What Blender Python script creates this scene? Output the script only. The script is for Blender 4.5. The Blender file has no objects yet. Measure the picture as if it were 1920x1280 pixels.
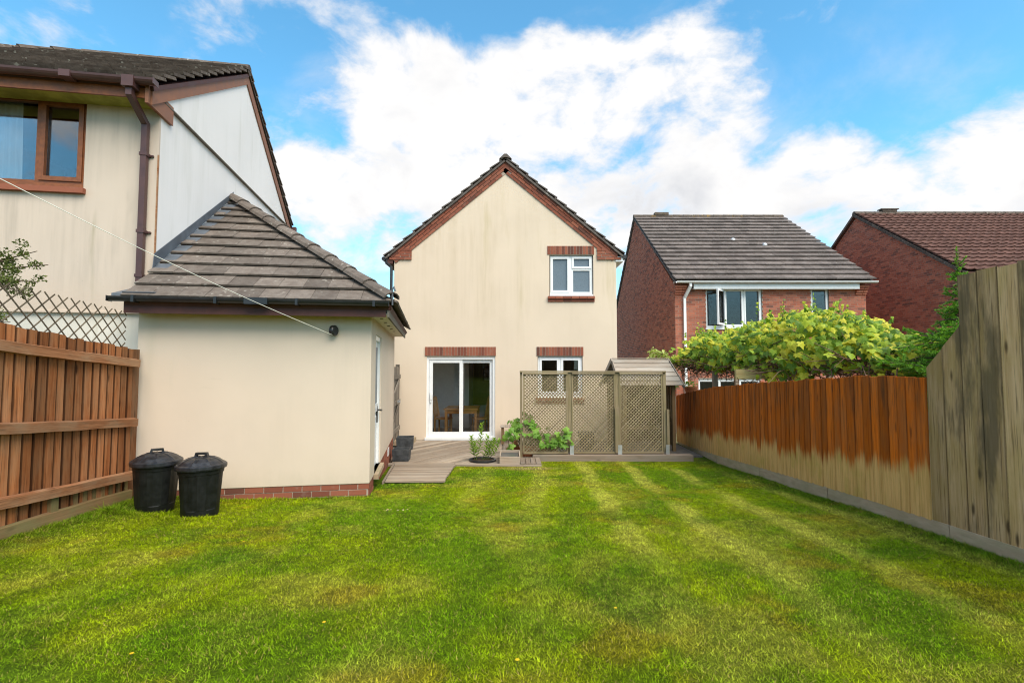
import bpy, math, random
import numpy as np
from mathutils import Vector, Matrix
random.seed(7); RNG = np.random.default_rng(7)
R = math.radians
SC = bpy.context.scene
COL = SC.collection
# ------------------------------------------------------------------ camera, sky, sun, exposure
cam = bpy.data.cameras.new('camera'); cam.lens = 17.53; cam.sensor_width = 36; cam.clip_end = 2000; cam.clip_start = .05
co = bpy.data.objects.new('camera', cam); COL.objects.link(co)
co.location = (0, 0, 1.84); co.rotation_euler = (R(93), 0, 0); SC.camera = co
SUN_EL, SUN_AZ = 50, 146            # azimuth clockwise from +Y: behind the viewer's right shoulder
sl = bpy.data.lights.new('sun', 'SUN'); sl.energy = 2.4; sl.angle = R(50); sl.color = (1, .92, .79)
so = bpy.data.objects.new('sun', sl); COL.objects.link(so)
so.rotation_euler = Vector((-math.sin(R(SUN_AZ)) * math.cos(R(SUN_EL)), -math.cos(R(SUN_AZ)) * math.cos(R(SUN_EL)), -math.sin(R(SUN_EL)))).to_track_quat('-Z', 'Y').to_euler()
SC.view_settings.view_transform = 'Standard'; SC.view_settings.look = 'None'
SC.view_settings.exposure = 1.02; SC.view_settings.gamma = 1
SC.view_settings.use_curve_mapping = False
SC.cycles.max_bounces = 6; SC.cycles.transparent_max_bounces = 12
SC.cycles.caustics_reflective = False; SC.cycles.caustics_refractive = False
SC.cycles.use_denoising = True; SC.cycles.filter_width = 1.1

class NT:
    """small helper to write node trees"""
    def __init__(s, nt): s.t = nt
    def n(s, typ, props=None, **inp):
        nd = s.t.nodes.new('ShaderNode' + typ)
        for k, v in (props or {}).items(): setattr(nd, k, v)
        for k, v in inp.items():
            k = k.replace('_', ' ')
            k = int(k[1:]) if k[0] == 'i' and k[1:].isdigit() else k
            s.put(nd.inputs[k], v)
        return nd
    def put(s, sock, v):
        if isinstance(v, bpy.types.NodeSocket): s.t.links.new(v, sock)
        elif isinstance(v, (tuple, list)) and sock.type == 'RGBA' and len(v) == 3: sock.default_value = (*v, 1)
        else: sock.default_value = v
    def m(s, op, a, b=0., c=None, clamp=False):
        nd = s.n('Math', {'operation': op, 'use_clamp': clamp}, i0=a, i1=b)
        if c is not None: s.put(nd.inputs[2], c)
        return nd.outputs[0]
    def v(s, op, a, b=(0, 0, 0)):
        nd = s.n('VectorMath', {'operation': op}, i0=a, i1=b)
        return nd.outputs['Value'] if op in ('LENGTH', 'DOT_PRODUCT', 'DISTANCE') else nd.outputs[0]
    def noise(s, vec, scale, detail=4., rough=.55, dist=0.):
        return s.n('TexNoise', Vector=vec, Scale=scale, Detail=detail, Roughness=rough, Distortion=dist).outputs[0]
    def ramp(s, fac, stops, interp='LINEAR'):
        nd = s.n('ValToRGB', Fac=fac); cr = nd.color_ramp; cr.interpolation = interp
        while len(cr.elements) < len(stops): cr.elements.new(.5)
        for e, (p, c) in zip(cr.elements, stops):
            e.position = p; e.color = (*c, 1) if not isinstance(c, (int, float)) else (c, c, c, 1)
        return nd.outputs[0]
    def mr(s, fac, a, b, c=0., d=1., smooth=True):
        nd = s.n('MapRange', {'interpolation_type': 'SMOOTHSTEP' if smooth else 'LINEAR'}, Value=fac)
        for i, x in zip((1, 2, 3, 4), (a, b, c, d)): s.put(nd.inputs[i], x)
        return nd.outputs[0]
    def mix(s, fac, a, b, mode='MIX'):
        nd = s.n('Mix', {'data_type': 'RGBA', 'blend_type': mode})
        s.put(nd.inputs[0], fac); s.put(nd.inputs[6], a); s.put(nd.inputs[7], b)
        return nd.outputs[2]

# ------------------------------------------------------------------ sky: blue Nishita sky with a bank of cumulus
world = bpy.data.worlds.new('World'); SC.world = world; world.use_nodes = True
wt = world.node_tree; wt.nodes.clear(); w = NT(wt)
sky = w.n('TexSky', {'sky_type': 'NISHITA', 'sun_disc': False, 'sun_elevation': R(SUN_EL), 'sun_rotation': R(SUN_AZ), 'altitude': 60, 'air_density': 1., 'dust_density': .4, 'ozone_density': 2.})
dirv = w.n('TexCoord').outputs['Generated']
sx = w.n('SeparateXYZ', Vector=dirv)
az = w.m('ARCTAN2', sx.outputs[0], sx.outputs[1]); el = w.m('ARCSINE', sx.outputs[2])
ae = w.n('CombineXYZ', X=az, Y=el).outputs[0]
DEG = math.pi / 180
def blobs(lst):
    tot = None
    for (a, e, ra, re, amp) in lst:
        d = w.v('MULTIPLY', w.v('SUBTRACT', ae, (a * DEG, e * DEG, 0)), (1 / (ra * DEG), 1 / (re * DEG), 0))
        L = w.v('LENGTH', d)
        g = w.m('MULTIPLY', w.m('POWER', .37, w.m('MULTIPLY', L, L)), amp)
        tot = g if tot is None else w.m('ADD', tot, g)
    return tot
def fbm(off, sc, det, rough):
    vv = w.v('MULTIPLY', w.v('ADD', dirv, off), (1, 1, 1.7))
    return w.noise(vv, sc, det, rough, .35)
field = blobs([(-14, 29.5, 11, 4.6, .62), (1, 28, 13, 6.5, .62), (7, 33, 6, 4, .3), (18, 29, 9, 5, .6), (25, 25, 5, 3, .3), (0, 20, 26, 7, .55), (20, 17, 17, 5, .55),
               (32, 19, 4.5, 4, .55), (36, 12, 13, 4.5, .55), (45, 18, 6, 2.8, .5), (46, 11, 14, 5, .5), (-21, 18, 7, 5, .4), (-20, 12, 12, 5, .35), (-24, 35, 8, 2.5, .24), (-32, 33, 4, 3, .24), (20, 37, 3, 3, .24), (30, 37, 4, 1.5, .2),
               (95, 32, 32, 16, .62), (150, 38, 34, 18, .6), (-150, 35, 34, 18, .6), (-90, 30, 32, 16, .6), (180, 15, 70, 10, .4), (60, 68, 60, 16, .5), (-70, 66, 60, 14, .5), (180, 66, 70, 14, .5)])  # last row: clouds out of view, added to whiten the blue fill light
field = w.m('ADD', field, w.m('MULTIPLY', blobs([(-20, 24.3, 4, 2, 1), (40, 28, 13, 6, 1.2), (27, 20.5, 3, 2, 1), (-4, 38, 16, 3, 1.1), (14, 38, 9, 3.5, .9)]), -.32))
field = w.m('MULTIPLY', w.m('TANH', w.m('MULTIPLY', field, 2.2)), .46)
n1 = fbm((0, 0, 0), 3.6, 9, .58); n2 = fbm((3, 1, 2), 9, 7, .6)
den = w.m('ADD', w.m('ADD', w.m('MULTIPLY', w.m('SUBTRACT', n1, .5), 1.35), w.m('MULTIPLY', w.m('SUBTRACT', n2, .5), .75)), w.m('SUBTRACT', field, .22))
alpha = w.mr(den, -.10, .22)
wisp = w.mr(w.m('ADD', fbm((5, 2, 0), 3., 8, .62), w.m('MULTIPLY', field, .12)), .5, .85, 0, .55)
low = w.mr(el, 2 * DEG, 16 * DEG, .75, 0)
alpha = w.m('MAXIMUM', w.m('MAXIMUM', alpha, wisp), low)
shade = w.m('ADD', w.m('MULTIPLY', w.m('SUBTRACT', fbm((1, 7, 3), 4.5, 6, .55), .52), 1.3), blobs([(17, 18.5, 9, 3, .55), (2, 16, 16, 3, .28), (36, 14, 10, 3, .25)]))
shade = w.m('MULTIPLY', w.mr(shade, -.02, .6), w.mr(den, .0, .3))
ccol = w.mix(shade, (8.2, 8.1, 8.0), (5.3, 5.45, 5.8))
ccol = w.mix(w.mr(den, .0, .30), (6.3, 6.6, 7.2), ccol)
blue = w.mix(1., sky.outputs[0], (1.25, 2.3, 2.3), 'MULTIPLY')
scol = w.mix(alpha, blue, ccol)
bg = w.n('Background', Color=scol, Strength=.064)
wo = w.n('OutputWorld'); wt.links.new(bg.outputs[0], wo.inputs[0])

# ------------------------------------------------------------------ materials
MAT = {}
class Mt(NT):
    def __init__(s, name, rough=.8, spec=.3):
        s.mat = bpy.data.materials.new(name); s.mat.use_nodes = True
        super().__init__(s.mat.node_tree)
        s.b = s.t.nodes['Principled BSDF']; s.out = s.t.nodes['Material Output']
        s.b.inputs['Roughness'].default_value = rough; s.b.inputs['Specular IOR Level'].default_value = spec
        g = s.n('NewGeometry'); s.pos = g.outputs['Position']; s.isl = g.outputs['Random Per Island']
        tc = s.n('TexCoord'); s.obj = tc.outputs['Object']
        s.rnd = s.n('ObjectInfo').outputs['Random']
        s.r = s.m('FRACT', s.m('ADD', s.rnd, s.isl))
        MAT[name] = s.mat
    def sc(s, vec, k): return s.v('MULTIPLY', vec, k)
    def col(s, c): s.put(s.b.inputs['Base Color'], c)
    def rough(s, r): s.put(s.b.inputs['Roughness'], r)
    def bump(s, h, strength=.3, dist=.01):
        s.t.links.new(s.n('Bump', Height=h, Strength=strength, Distance=dist).outputs[0], s.b.inputs['Normal'])

def plain(name, c, rough=.5, spec=.4, var=.12, metal=0., scale=6.):
    m = Mt(name, rough, spec); n = m.noise(m.pos, scale, 5, .6)
    m.col(m.mix(m.mr(n, .3, .75), tuple(x * (1 - var) for x in c), tuple(min(1, x * (1 + var)) for x in c)))
    m.b.inputs['Metallic'].default_value = metal
    m.rough(m.mr(n, .2, .8, rough * .85, min(1, rough * 1.2))); return m

def render_mat(name, base, stain, amt, z0, z1, mould=(.30, .30, .13), low_dark=False):
    m = Mt(name, .93, .15)
    s1 = m.noise(m.sc(m.pos, (4.5, 4.5, .32)), 1, 6, .62)
    s2 = m.noise(m.sc(m.pos, (16, 16, .7)), 1, 4, .6)
    big = m.noise(m.pos, .8, 4, .5)
    z = m.n('SeparateXYZ', Vector=m.pos).outputs[2]
    hz = m.m('MULTIPLY', m.mr(z, z0, z0 + .9), m.mr(z, z1, z1 + 1.2, 1, .25))
    hz = m.m('ADD', m.m('MULTIPLY', hz, .8), .2)
    patch = m.mr(m.noise(m.sc(m.pos, (.9, .9, .45)), 1, 4, .6), .38, .66)
    st = m.m('MULTIPLY', m.m('MULTIPLY', m.mr(m.m('ADD', m.m('MULTIPLY', s1, .75), m.m('MULTIPLY', s2, .25)), .40, .75), patch), m.m('MULTIPLY', hz, amt * 1.2))
    c = m.mix(m.mr(big, .25, .75), tuple(x * .93 for x in base), base)
    c = m.mix(st, c, stain)
    md = m.m('MULTIPLY', m.mr(m.noise(m.sc(m.pos, (2.2, 2.2, .25)), 1, 5, .6), .58, .75), m.m('MULTIPLY', hz, amt * .8))
    c = m.mix(md, c, mould)
    sp = m.mr(m.noise(m.pos, 26, 2, .5), .74, .8)
    c = m.mix(m.m('MULTIPLY', sp, .25 * amt), c, (.2, .19, .14))
    if low_dark:  # ragged darkening towards the plinth, and trowel marks
        sz = m.m('ADD', z, m.m('MULTIPLY', m.m('SUBTRACT', m.noise(m.sc(m.pos, (7, 7, 3)), 1, 5, .65), .5), .5))
        c = m.mix(m.mr(sz, .33, .62, .25, 0), c, (.46, .40, .30))
        c = m.mix(m.m('MULTIPLY', m.mr(m.noise(m.pos, 3.5, 5, .65), .45, .75), .08), c, (.55, .48, .38))
        c = m.mix(m.m('MULTIPLY', m.mr(m.noise(m.sc(m.pos, (2, 2, 9)), 1, 5, .7), .68, .72), .14), c, (.5, .43, .33))
    m.col(c); m.bump(m.m('ADD', m.noise(m.pos, 160, 3, .6), m.noise(m.pos, 9, 4, .6)), .22, .005); return m
render_mat('render_cream', (.71, .59, .465), (.53, .43, .305), .6, 2.4, 6.2, (.45, .37, .19))
render_mat('render_garage', (.70, .585, .475), (.56, .475, .385), .4, .4, 2.6, (.52, .47, .36), True)
render_mat('render_neighbour', (.62, .52, .435), (.34, .295, .245), 1., 2.6, 4.5, (.22, .21, .10))
render_mat('render_white', (.86, .83, .82), (.66, .64, .60), .4, 3., 7., (.55, .54, .48))
render_mat('render_pale', (.72, .69, .62), (.5, .48, .42), .4, 0, 3)

def wood(name, c1, c2, dark, grey=None, greyamt=.0, k=(1.6, 34, 34), rough=.8, knots=.6, streak=.5, tone=.45, edge=0.):
    """weathered timber; grain runs along each board's own x axis"""
    m = Mt(name, rough, .06)
    o = m.v('ADD', m.obj, m.n('CombineXYZ', X=m.m('MULTIPLY', m.r, 37.), Y=m.m('MULTIPLY', m.r, 11.), Z=m.m('MULTIPLY', m.r, 5.)).outputs[0])
    g1 = m.noise(m.sc(o, k), 1, 5, .6, .6); g2 = m.noise(m.sc(o, (k[0] * 2.2, k[1] * 3, k[2] * 3)), 1, 3, .6)
    blot = m.noise(m.sc(o, (2.2, 5, 5)), 1, 4, .6)
    c = m.mix(m.mr(g1, .3, .7), c1, c2)
    c = m.mix(m.m('MULTIPLY', m.mr(g2, .52, .72), streak), c, dark)
    if grey: c = m.mix(m.m('MULTIPLY', m.mr(blot, .35, .68), greyamt), c, grey)
    kn = m.n('TexVoronoi', {'feature': 'F1'}, Vector=m.sc(o, (2.0, 7, 7)), Scale=1.).outputs[0]
    c = m.mix(m.m('MULTIPLY', m.mr(kn, .05, .16, 1, 0), knots), c, dark)
    if edge:  # dark band along one board edge paints the shade of the joint
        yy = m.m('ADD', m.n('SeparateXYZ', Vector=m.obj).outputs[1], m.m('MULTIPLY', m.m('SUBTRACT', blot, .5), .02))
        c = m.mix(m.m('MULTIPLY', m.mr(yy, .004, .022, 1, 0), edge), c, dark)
    v = m.mr(m.r, 0, 1, 1 - tone, 1 + tone * .6, False)
    hs = m.n('HueSaturation', Color=c, Value=v); m.col(hs.outputs[0]); m.finalc = hs.outputs[0]
    m.bump(m.m('ADD', g1, m.m('MULTIPLY', g2, .6)), .5, .004); return m
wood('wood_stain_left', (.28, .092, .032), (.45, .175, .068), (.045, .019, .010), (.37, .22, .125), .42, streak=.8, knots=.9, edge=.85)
wood('wood_rail', (.21, .085, .038), (.36, .16, .078), (.07, .034, .02), (.34, .235, .15), .55, streak=.7)
wood('wood_gravelboard', (.26, .15, .075), (.33, .20, .105), (.13, .10, .05), (.22, .23, .10), .6)
wood('wood_deck', (.27, .205, .15), (.38, .305, .235), (.13, .095, .065), (.34, .30, .25), .5, k=(1.2, 40, 40), tone=.34, streak=.6)
wood('wood_dark_deck', (.20, .15, .11), (.28, .215, .165), (.09, .07, .05), (.24, .22, .19), .5, tone=.2)
wood('wood_trellis', (.235, .18, .11), (.33, .265, .175), (.12, .09, .055), (.23, .20, .095), .5, knots=.2, tone=.25)
wood('wood_slat_grey', (.13, .10, .07), (.20, .16, .115), (.11, .09, .06), None, 0, knots=.1, tone=.3)
wood('wood_arbour', (.17, .105, .052), (.25, .16, .085), (.07, .045, .022), (.24, .18, .09), .4, tone=.3)
wood('wood_arbour_shaded', (.055, .034, .018), (.085, .055, .03), (.03, .02, .01), None, 0, tone=.3)  # darker copy of the arbour wood, roof shade put into the colour
wood('wood_arbour_roof', (.29, .235, .185), (.40, .335, .28), (.22, .17, .13), (.42, .40, .36), .5, tone=.2)
wood('wood_gate', (.17, .145, .12), (.25, .215, .18), (.08, .065, .05), (.24, .22, .19), .5)
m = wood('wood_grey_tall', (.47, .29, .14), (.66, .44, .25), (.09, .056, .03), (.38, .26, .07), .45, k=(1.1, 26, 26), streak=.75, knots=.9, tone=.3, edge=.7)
wet = m.mr(m.m('ADD', m.noise(m.sc(m.pos, (3.2, 3.2, .75)), 1, 5, .65), m.m('MULTIPLY', m.m('SUBTRACT', m.rnd, .5), .25)), .5, .66)
m.col(m.mix(m.m('MULTIPLY', wet, .75), m.finalc, (.10, .078, .05)))
wood('wood_pergola', (.34, .25, .11), (.46, .36, .18), (.16, .11, .05), (.30, .30, .12), .5)
wood('oak', (.55, .26, .08), (.66, .35, .13), (.38, .16, .05), None, 0, rough=.45, knots=.15, streak=.25, tone=.1)
# right fence: brown stain brushed on the upper part, bare grey-green timber below with a ragged edge
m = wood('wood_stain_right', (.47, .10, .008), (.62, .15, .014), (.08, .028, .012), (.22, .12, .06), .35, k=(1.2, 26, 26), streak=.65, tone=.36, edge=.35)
p = m.n('SeparateXYZ', Vector=m.pos)
zb = m.m('SUBTRACT', p.outputs[2], m.m('ADD', m.m('MULTIPLY', m.m('SUBTRACT', 9.7, p.outputs[1]), .0735), .50))
zb = m.m('ADD', zb, m.m('MULTIPLY', m.m('SUBTRACT', m.noise(m.sc(m.pos, (16, 16, .9)), 1, 6, .7), .5), -.5))
zb = m.m('ADD', zb, m.m('MULTIPLY', m.m('SUBTRACT', m.rnd, .5), .13))
fb = m.mr(m.m('ADD', zb, m.m('MULTIPLY', m.m('SUBTRACT', m.noise(m.sc(m.pos, (60, 60, 3)), 1, 4, .7), .5), .18)), -.09, .09)
gr = m.noise(m.sc(m.pos, (30, 30, 2.2)), 1, 5, .6)
bare = m.mix(m.mr(gr, .3, .7), (.56, .32, .11), (.76, .45, .18))
bare = m.mix(m.m('MULTIPLY', m.mr(m.noise(m.sc(m.pos, (3, 3, 2)), 1, 4, .6), .5, .72), .5), bare, (.42, .31, .06))
z_top = m.mr(m.noise(m.sc(m.pos, (14, 14, 1.4)), 1, 4, .6), .45, .7)
stn = m.mix(m.m('MULTIPLY', m.m('MULTIPLY', z_top, m.mr(zb, .35, .75)), .75), m.finalc, (.06, .035, .02))
m.col(m.mix(fb, bare, stn))
m = wood('concrete_board', (.43, .315, .215), (.52, .40, .285), (.20, .17, .11), (.28, .26, .14), .5, k=(3, 12, 12), knots=0, streak=.2, tone=.1)

def tile_mat(name, c1, c2, lich, amt, moss=None):
    m = Mt(name, .88, .2)
    n = m.noise(m.pos, 9, 6, .65); f = m.noise(m.pos, 60, 3, .6)
    c = m.mix(m.mr(n, .3, .7), c1, c2)
    c = m.mix(m.m('MULTIPLY', m.mr(f, .5, .75), .4), c, tuple(x * .5 for x in c1))
    hs = m.n('HueSaturation', Color=c, Value=m.mr(m.r, 0, 1, .78, 1.22, False)); c = hs.outputs[0]
    vo = m.n('TexVoronoi', Vector=m.v('ADD', m.pos, m.v('MULTIPLY', m.n('TexNoise', Vector=m.pos, Scale=14.).outputs[1], (.1, .1, .1))), Scale=11.).outputs[0]
    sp = m.m('MULTIPLY', m.mr(vo, .16, .27, 1, 0), m.mr(m.noise(m.pos, 2.6, 3, .6), .42, .62))
    c = m.mix(m.m('MULTIPLY', sp, amt), c, lich)
    if moss: c = m.mix(m.m('MULTIPLY', m.mr(m.noise(m.pos, 5, 4, .65), .52, .68), .85), c, moss)
    m.col(c); m.bump(m.m('ADD', f, n), .35, .006); return m
tile_mat('tile_garage', (.125, .10, .084), (.18, .15, .128), (.42, .39, .34), .5)
tile_mat('tile_dark', (.12, .097, .087), (.175, .148, .137), (.36, .34, .30), .6)
tile_mat('tile_verge', (.105, .086, .076), (.16, .138, .124), (.42, .40, .36), .6)
tile_mat('tile_brown', (.105, .050, .039), (.145, .075, .059), (.30, .24, .20), .3)
tile_mat('tile_mossy', (.085, .064, .052), (.15, .12, .10), (.42, .40, .34), .7)
tile_mat('ridge_mossy', (.10, .08, .06), (.15, .12, .10), (.35, .3, .2), .6, (.38, .22, .03))
def brick_mat(name, tone=1.):
    m = Mt(name, .88, .2)
    c = m.ramp(m.r, [(0, (.17, .075, .056)), (.14, (.26, .088, .058)), (.45, (.36, .115, .070)), (.75, (.42, .15, .092)), (1, (.31, .115, .078))])
    n = m.noise(m.pos, 30, 4, .6)
    c = m.mix(m.m('MULTIPLY', m.mr(n, .5, .8), .3), c, (.18, .09, .07))
    c = m.mix(m.m('MULTIPLY', m.mr(m.noise(m.pos, 7, 3, .6), .6, .75), .25), c, (.42, .33, .27))
    if tone != 1: c = m.n('HueSaturation', Color=c, Value=tone).outputs[0]
    m.col(c); m.bump(n, .3, .004); return m
brick_mat('brick', 1.1); brick_mat('brick_lintel', .72)
plain('mortar', (.42, .34, .28), .95, .1, .2, scale=30)
plain('upvc', (.80, .81, .82), .3, .5, .03)
plain('brown_frame', (.235, .078, .026), .42, .4, .2, scale=18)
plain('brown_fascia', (.27, .12, .07), .6, .3, .15)
plain('brown_plastic', (.085, .040, .038), .4, .45, .15)
plain('dark_fascia', (.085, .035, .030), .6, .3, .2)
plain('black_plastic', (.018, .019, .022), .33, .5, .25)
plain('bin_body', (.008, .009, .009), .5, .35, .35, scale=14)
plain('bin_lid', (.020, .021, .026), .36, .5, .5, scale=16)
plain('lead', (.105, .12, .142), .55, .5, .25, scale=5)
plain('steel', (.50, .51, .52), .45, .5, .15, metal=.6)
plain('slate_planter', (.055, .060, .066), .6, .35, .45, scale=12)
plain('terracotta', (.33, .12, .055), .85, .2, .25)
plain('soil', (.05, .036, .024), .95, .1, .4, scale=40)
plain('water_liner', (.06, .066, .07), .35, .5, .3)
plain('line_white', (.80, .79, .72), .6, .3, .05)
plain('interior_wall', (.80, .81, .82), .9, .2, .05)
plain('interior_feature', (.20, .22, .10), .9, .2, .1)
plain('interior_floor', (.22, .18, .155), .4, .4, .2)
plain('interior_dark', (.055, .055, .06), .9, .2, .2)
plain('curtain', (.66, .68, .68), .95, .1, .1, scale=2)
plain('picture_print', (.35, .36, .38), .6, .3, .9, scale=7)
plain('black_wood', (.02, .018, .016), .4, .4, .2)
plain('flower_yellow', (.75, .50, .02), .7, .2, .1)
plain('flower_white', (.8, .8, .78), .7, .2, .05)
plain('stem_green', (.10, .14, .03), .7, .2, .2)
plain('bark', (.10, .070, .048), .95, .1, .35, scale=30)
plain('twig', (.17, .105, .070), .9, .1, .4, scale=12)
plain('soffit_pale', (.70, .64, .50), .8, .2, .06)
m = plain('soffit_algae', (.36, .35, .085), .9, .15, .3, scale=4)
def glass(name, tint=(.80, .84, .85), boost=.05):
    m = Mt(name); m.t.nodes.remove(m.b)
    tr = m.n('BsdfTransparent', Color=tint); gl = m.n('BsdfGlossy', Color=(.9, .93, .95), Roughness=.015)
    fr = m.m('ADD', m.n('Fresnel', IOR=1.5).outputs[0], boost)
    mx = m.n('MixShader', Fac=fr); m.t.links.new(tr.outputs[0], mx.inputs[1]); m.t.links.new(gl.outputs[0], mx.inputs[2])
    m.t.links.new(mx.outputs[0], m.out.inputs[0])
glass('glass', (.97, .98, .98), .0); glass('glass_upper', (.93, .95, .96), .06)
m = plain('glass_obscured', (.125, .165, .205), .3, .6, .1, scale=50)
def leaf_mat(name, stops, trans=.35, rough=.5):
    m = Mt(name, rough, .35)
    n = m.noise(m.pos, 22, 3, .6)
    c = m.ramp(m.m('ADD', m.m('MULTIPLY', m.r, .8), m.m('MULTIPLY', n, .25)), stops)
    m.col(c)
    tl = m.n('BsdfTranslucent', Color=m.mix(1., c, (1.25, 1.25, .6), 'MULTIPLY'))
    mx = m.n('MixShader', Fac=trans); m.t.links.new(m.b.outputs[0], mx.inputs[1]); m.t.links.new(tl.outputs[0], mx.inputs[2])
    m.t.links.new(mx.outputs[0], m.out.inputs[0]); return m
leaf_mat('leaf_vine', [(0, (.045, .105, .010)), (.28, (.14, .26, .020)), (.52, (.31, .44, .03)), (.72, (.55, .58, .04)), (.93, (.65, .58, .05)), (1, (.52, .30, .06))])
leaf_mat('leaf_spruce', [(0, (.08, .21, .028)), (.5, (.15, .35, .04)), (1, (.28, .50, .06))], .4)
leaf_mat('leaf_shrub', [(0, (.045, .070, .012)), (.5, (.085, .115, .022)), (1, (.16, .19, .035))], .25)
leaf_mat('leaf_pale', [(0, (.28, .36, .06)), (.5, (.45, .52, .14)), (1, (.62, .64, .30))], .35)
leaf_mat('leaf_lily', [(0, (.14, .26, .03)), (.5, (.23, .38, .05)), (1, (.36, .50, .08))], .35)
leaf_mat('leaf_broad', [(0, (.10, .22, .025)), (.5, (.17, .34, .045)), (1, (.30, .48, .08))], .35)
# lawn: blade colour is species and dry thatch, plus painted sheen of the mown strips
m = Mt('grass_blade', .7, .1); c = m.n('VertexColor', {'layer_name': 'turf'}).outputs[0]; m.col(c)
tl = m.n('BsdfTranslucent', Color=c); mx = m.n('MixShader', Fac=.35)
m.t.links.new(m.b.outputs[0], mx.inputs[1]); m.t.links.new(tl.outputs[0], mx.inputs[2]); m.t.links.new(mx.outputs[0], m.out.inputs[0])
m = Mt('turf', .95, .1); c = m.n('VertexColor', {'layer_name': 'turf'}).outputs[0]
n = m.noise(m.pos, 70, 4, .65); n3 = m.noise(m.pos, 12, 4, .6)
c2 = m.mix(m.mr(n, .35, .7), m.mix(1., c, (.42, .44, .5), 'MULTIPLY'), c)
m.col(m.mix(m.m('MULTIPLY', m.mr(n3, .6, .75), .35), c2, (.17, .12, .05))); m.bump(n, .8, .02)
plain('earth', (.13, .12, .06), .95, .1, .3, scale=.3)

# ------------------------------------------------------------------ geometry helpers
def unit(v): v = Vector(v); return v.normalized()
def frame(o, ex, ey=None, ez=None):
    ex = unit(ex)
    if ez is not None:
        ez = unit(Vector(ez) - ex * ex.dot(Vector(ez))); ey = ez.cross(ex)
    else:
        ey = unit(Vector(ey) - ex * ex.dot(Vector(ey))); ez = ex.cross(ey)
    return Matrix(((ex.x, ey.x, ez.x, o[0]), (ex.y, ey.y, ez.y, o[1]), (ex.z, ey.z, ez.z, o[2]), (0, 0, 0, 1)))
def mk_mesh(name, V, F, mat, smooth=False):
    me = bpy.data.meshes.new(name); me.from_pydata([tuple(v) for v in V], [], F)
    if mat: me.materials.append(MAT[mat])
    if smooth:
        me.polygons.foreach_set('use_smooth', [True] * len(me.polygons))
    me.update(); return me
def link(name, me, parent=None, M=None, kind=None):
    o = bpy.data.objects.new(name, me); COL.objects.link(o)
    if parent: o.parent = parent
    if M is not None: o.matrix_basis = M
    if kind: o['kind'] = kind
    return o
def tag(o, label, cat, group=None):
    o['label'] = label; o['category'] = cat
    if group: o['group'] = group
    return o
def thing(name, label, cat, loc=(0, 0, 0), rz=0., group=None):
    o = bpy.data.objects.new(name, None); COL.objects.link(o); o.location = loc; o.rotation_euler = (0, 0, rz); o.empty_display_size = .2
    return tag(o, label, cat, group)
class MB:
    def __init__(s): s.V = []; s.F = []
    def add(s, V, F):
        k = len(s.V); s.V += [Vector(v) for v in V]; s.F += [tuple(i + k for i in f) for f in F]; return s
    def box(s, x0, x1, y0, y1, z0, z1):
        return s.add([(x0, y0, z0), (x1, y0, z0), (x1, y1, z0), (x0, y1, z0), (x0, y0, z1), (x1, y0, z1), (x1, y1, z1), (x0, y1, z1)],
                     [(0, 3, 2, 1), (4, 5, 6, 7), (0, 1, 5, 4), (1, 2, 6, 5), (2, 3, 7, 6), (3, 0, 4, 7)])
    def prism(s, pts, ext):
        n = len(pts); P = [Vector(p) for p in pts]; E_ = Vector(ext)
        return s.add(P + [p + E_ for p in P], [tuple(range(n))[::-1], tuple(range(n, 2 * n))] + [(i, (i + 1) % n, n + (i + 1) % n, n + i) for i in range(n)])
    def tube(s, pts, r, n=8, cap=True):
        pts = [Vector(p) for p in pts]; rs = r if isinstance(r, (list, tuple)) else [r] * len(pts)
        rings = []; up = Vector((0, 0, 1))
        for i, p in enumerate(pts):
            d = unit(pts[min(i + 1, len(pts) - 1)] - pts[max(i - 1, 0)])
            a = d.cross(up if abs(d.z) < .95 else Vector((1, 0, 0))).normalized(); b = a.cross(d)
            rings.append([p + (a * math.cos(2 * math.pi * j / n) + b * math.sin(2 * math.pi * j / n)) * rs[i] for j in range(n)])
        V = [v for rg in rings for v in rg]
        F = [(i * n + j, i * n + (j + 1) % n, (i + 1) * n + (j + 1) % n, (i + 1) * n + j) for i in range(len(pts) - 1) for j in range(n)]
        if cap: F += [tuple(range(n))[::-1], tuple(range((len(pts) - 1) * n, len(pts) * n))]
        return s.add(V, F)
    def lathe(s, prof, n=24, c=(0, 0, 0)):
        V = [(c[0] + r * math.cos(2 * math.pi * j / n), c[1] + r * math.sin(2 * math.pi * j / n), c[2] + z) for r, z in prof for j in range(n)]
        F = [(i * n + j, i * n + (j + 1) % n, (i + 1) * n + (j + 1) % n, (i + 1) * n + j) for i in range(len(prof) - 1) for j in range(n)]
        return s.add(V, F)
    def obj(s, name, mat, parent=None, smooth=False, kind=None, M=None, bevel=0.):
        o = link(name, mk_mesh(name, s.V, s.F, mat, smooth), parent, M, kind)
        if bevel:
            b = o.modifiers.new('bevel', 'BEVEL'); b.width = bevel; b.segments = 2; b.limit_method = 'ANGLE'
        return o
def part(name, mat, parent, *boxes, bevel=0.):
    b = MB()
    for x in boxes: b.box(*x)
    return b.obj(name, mat, parent, bevel=bevel)

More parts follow.
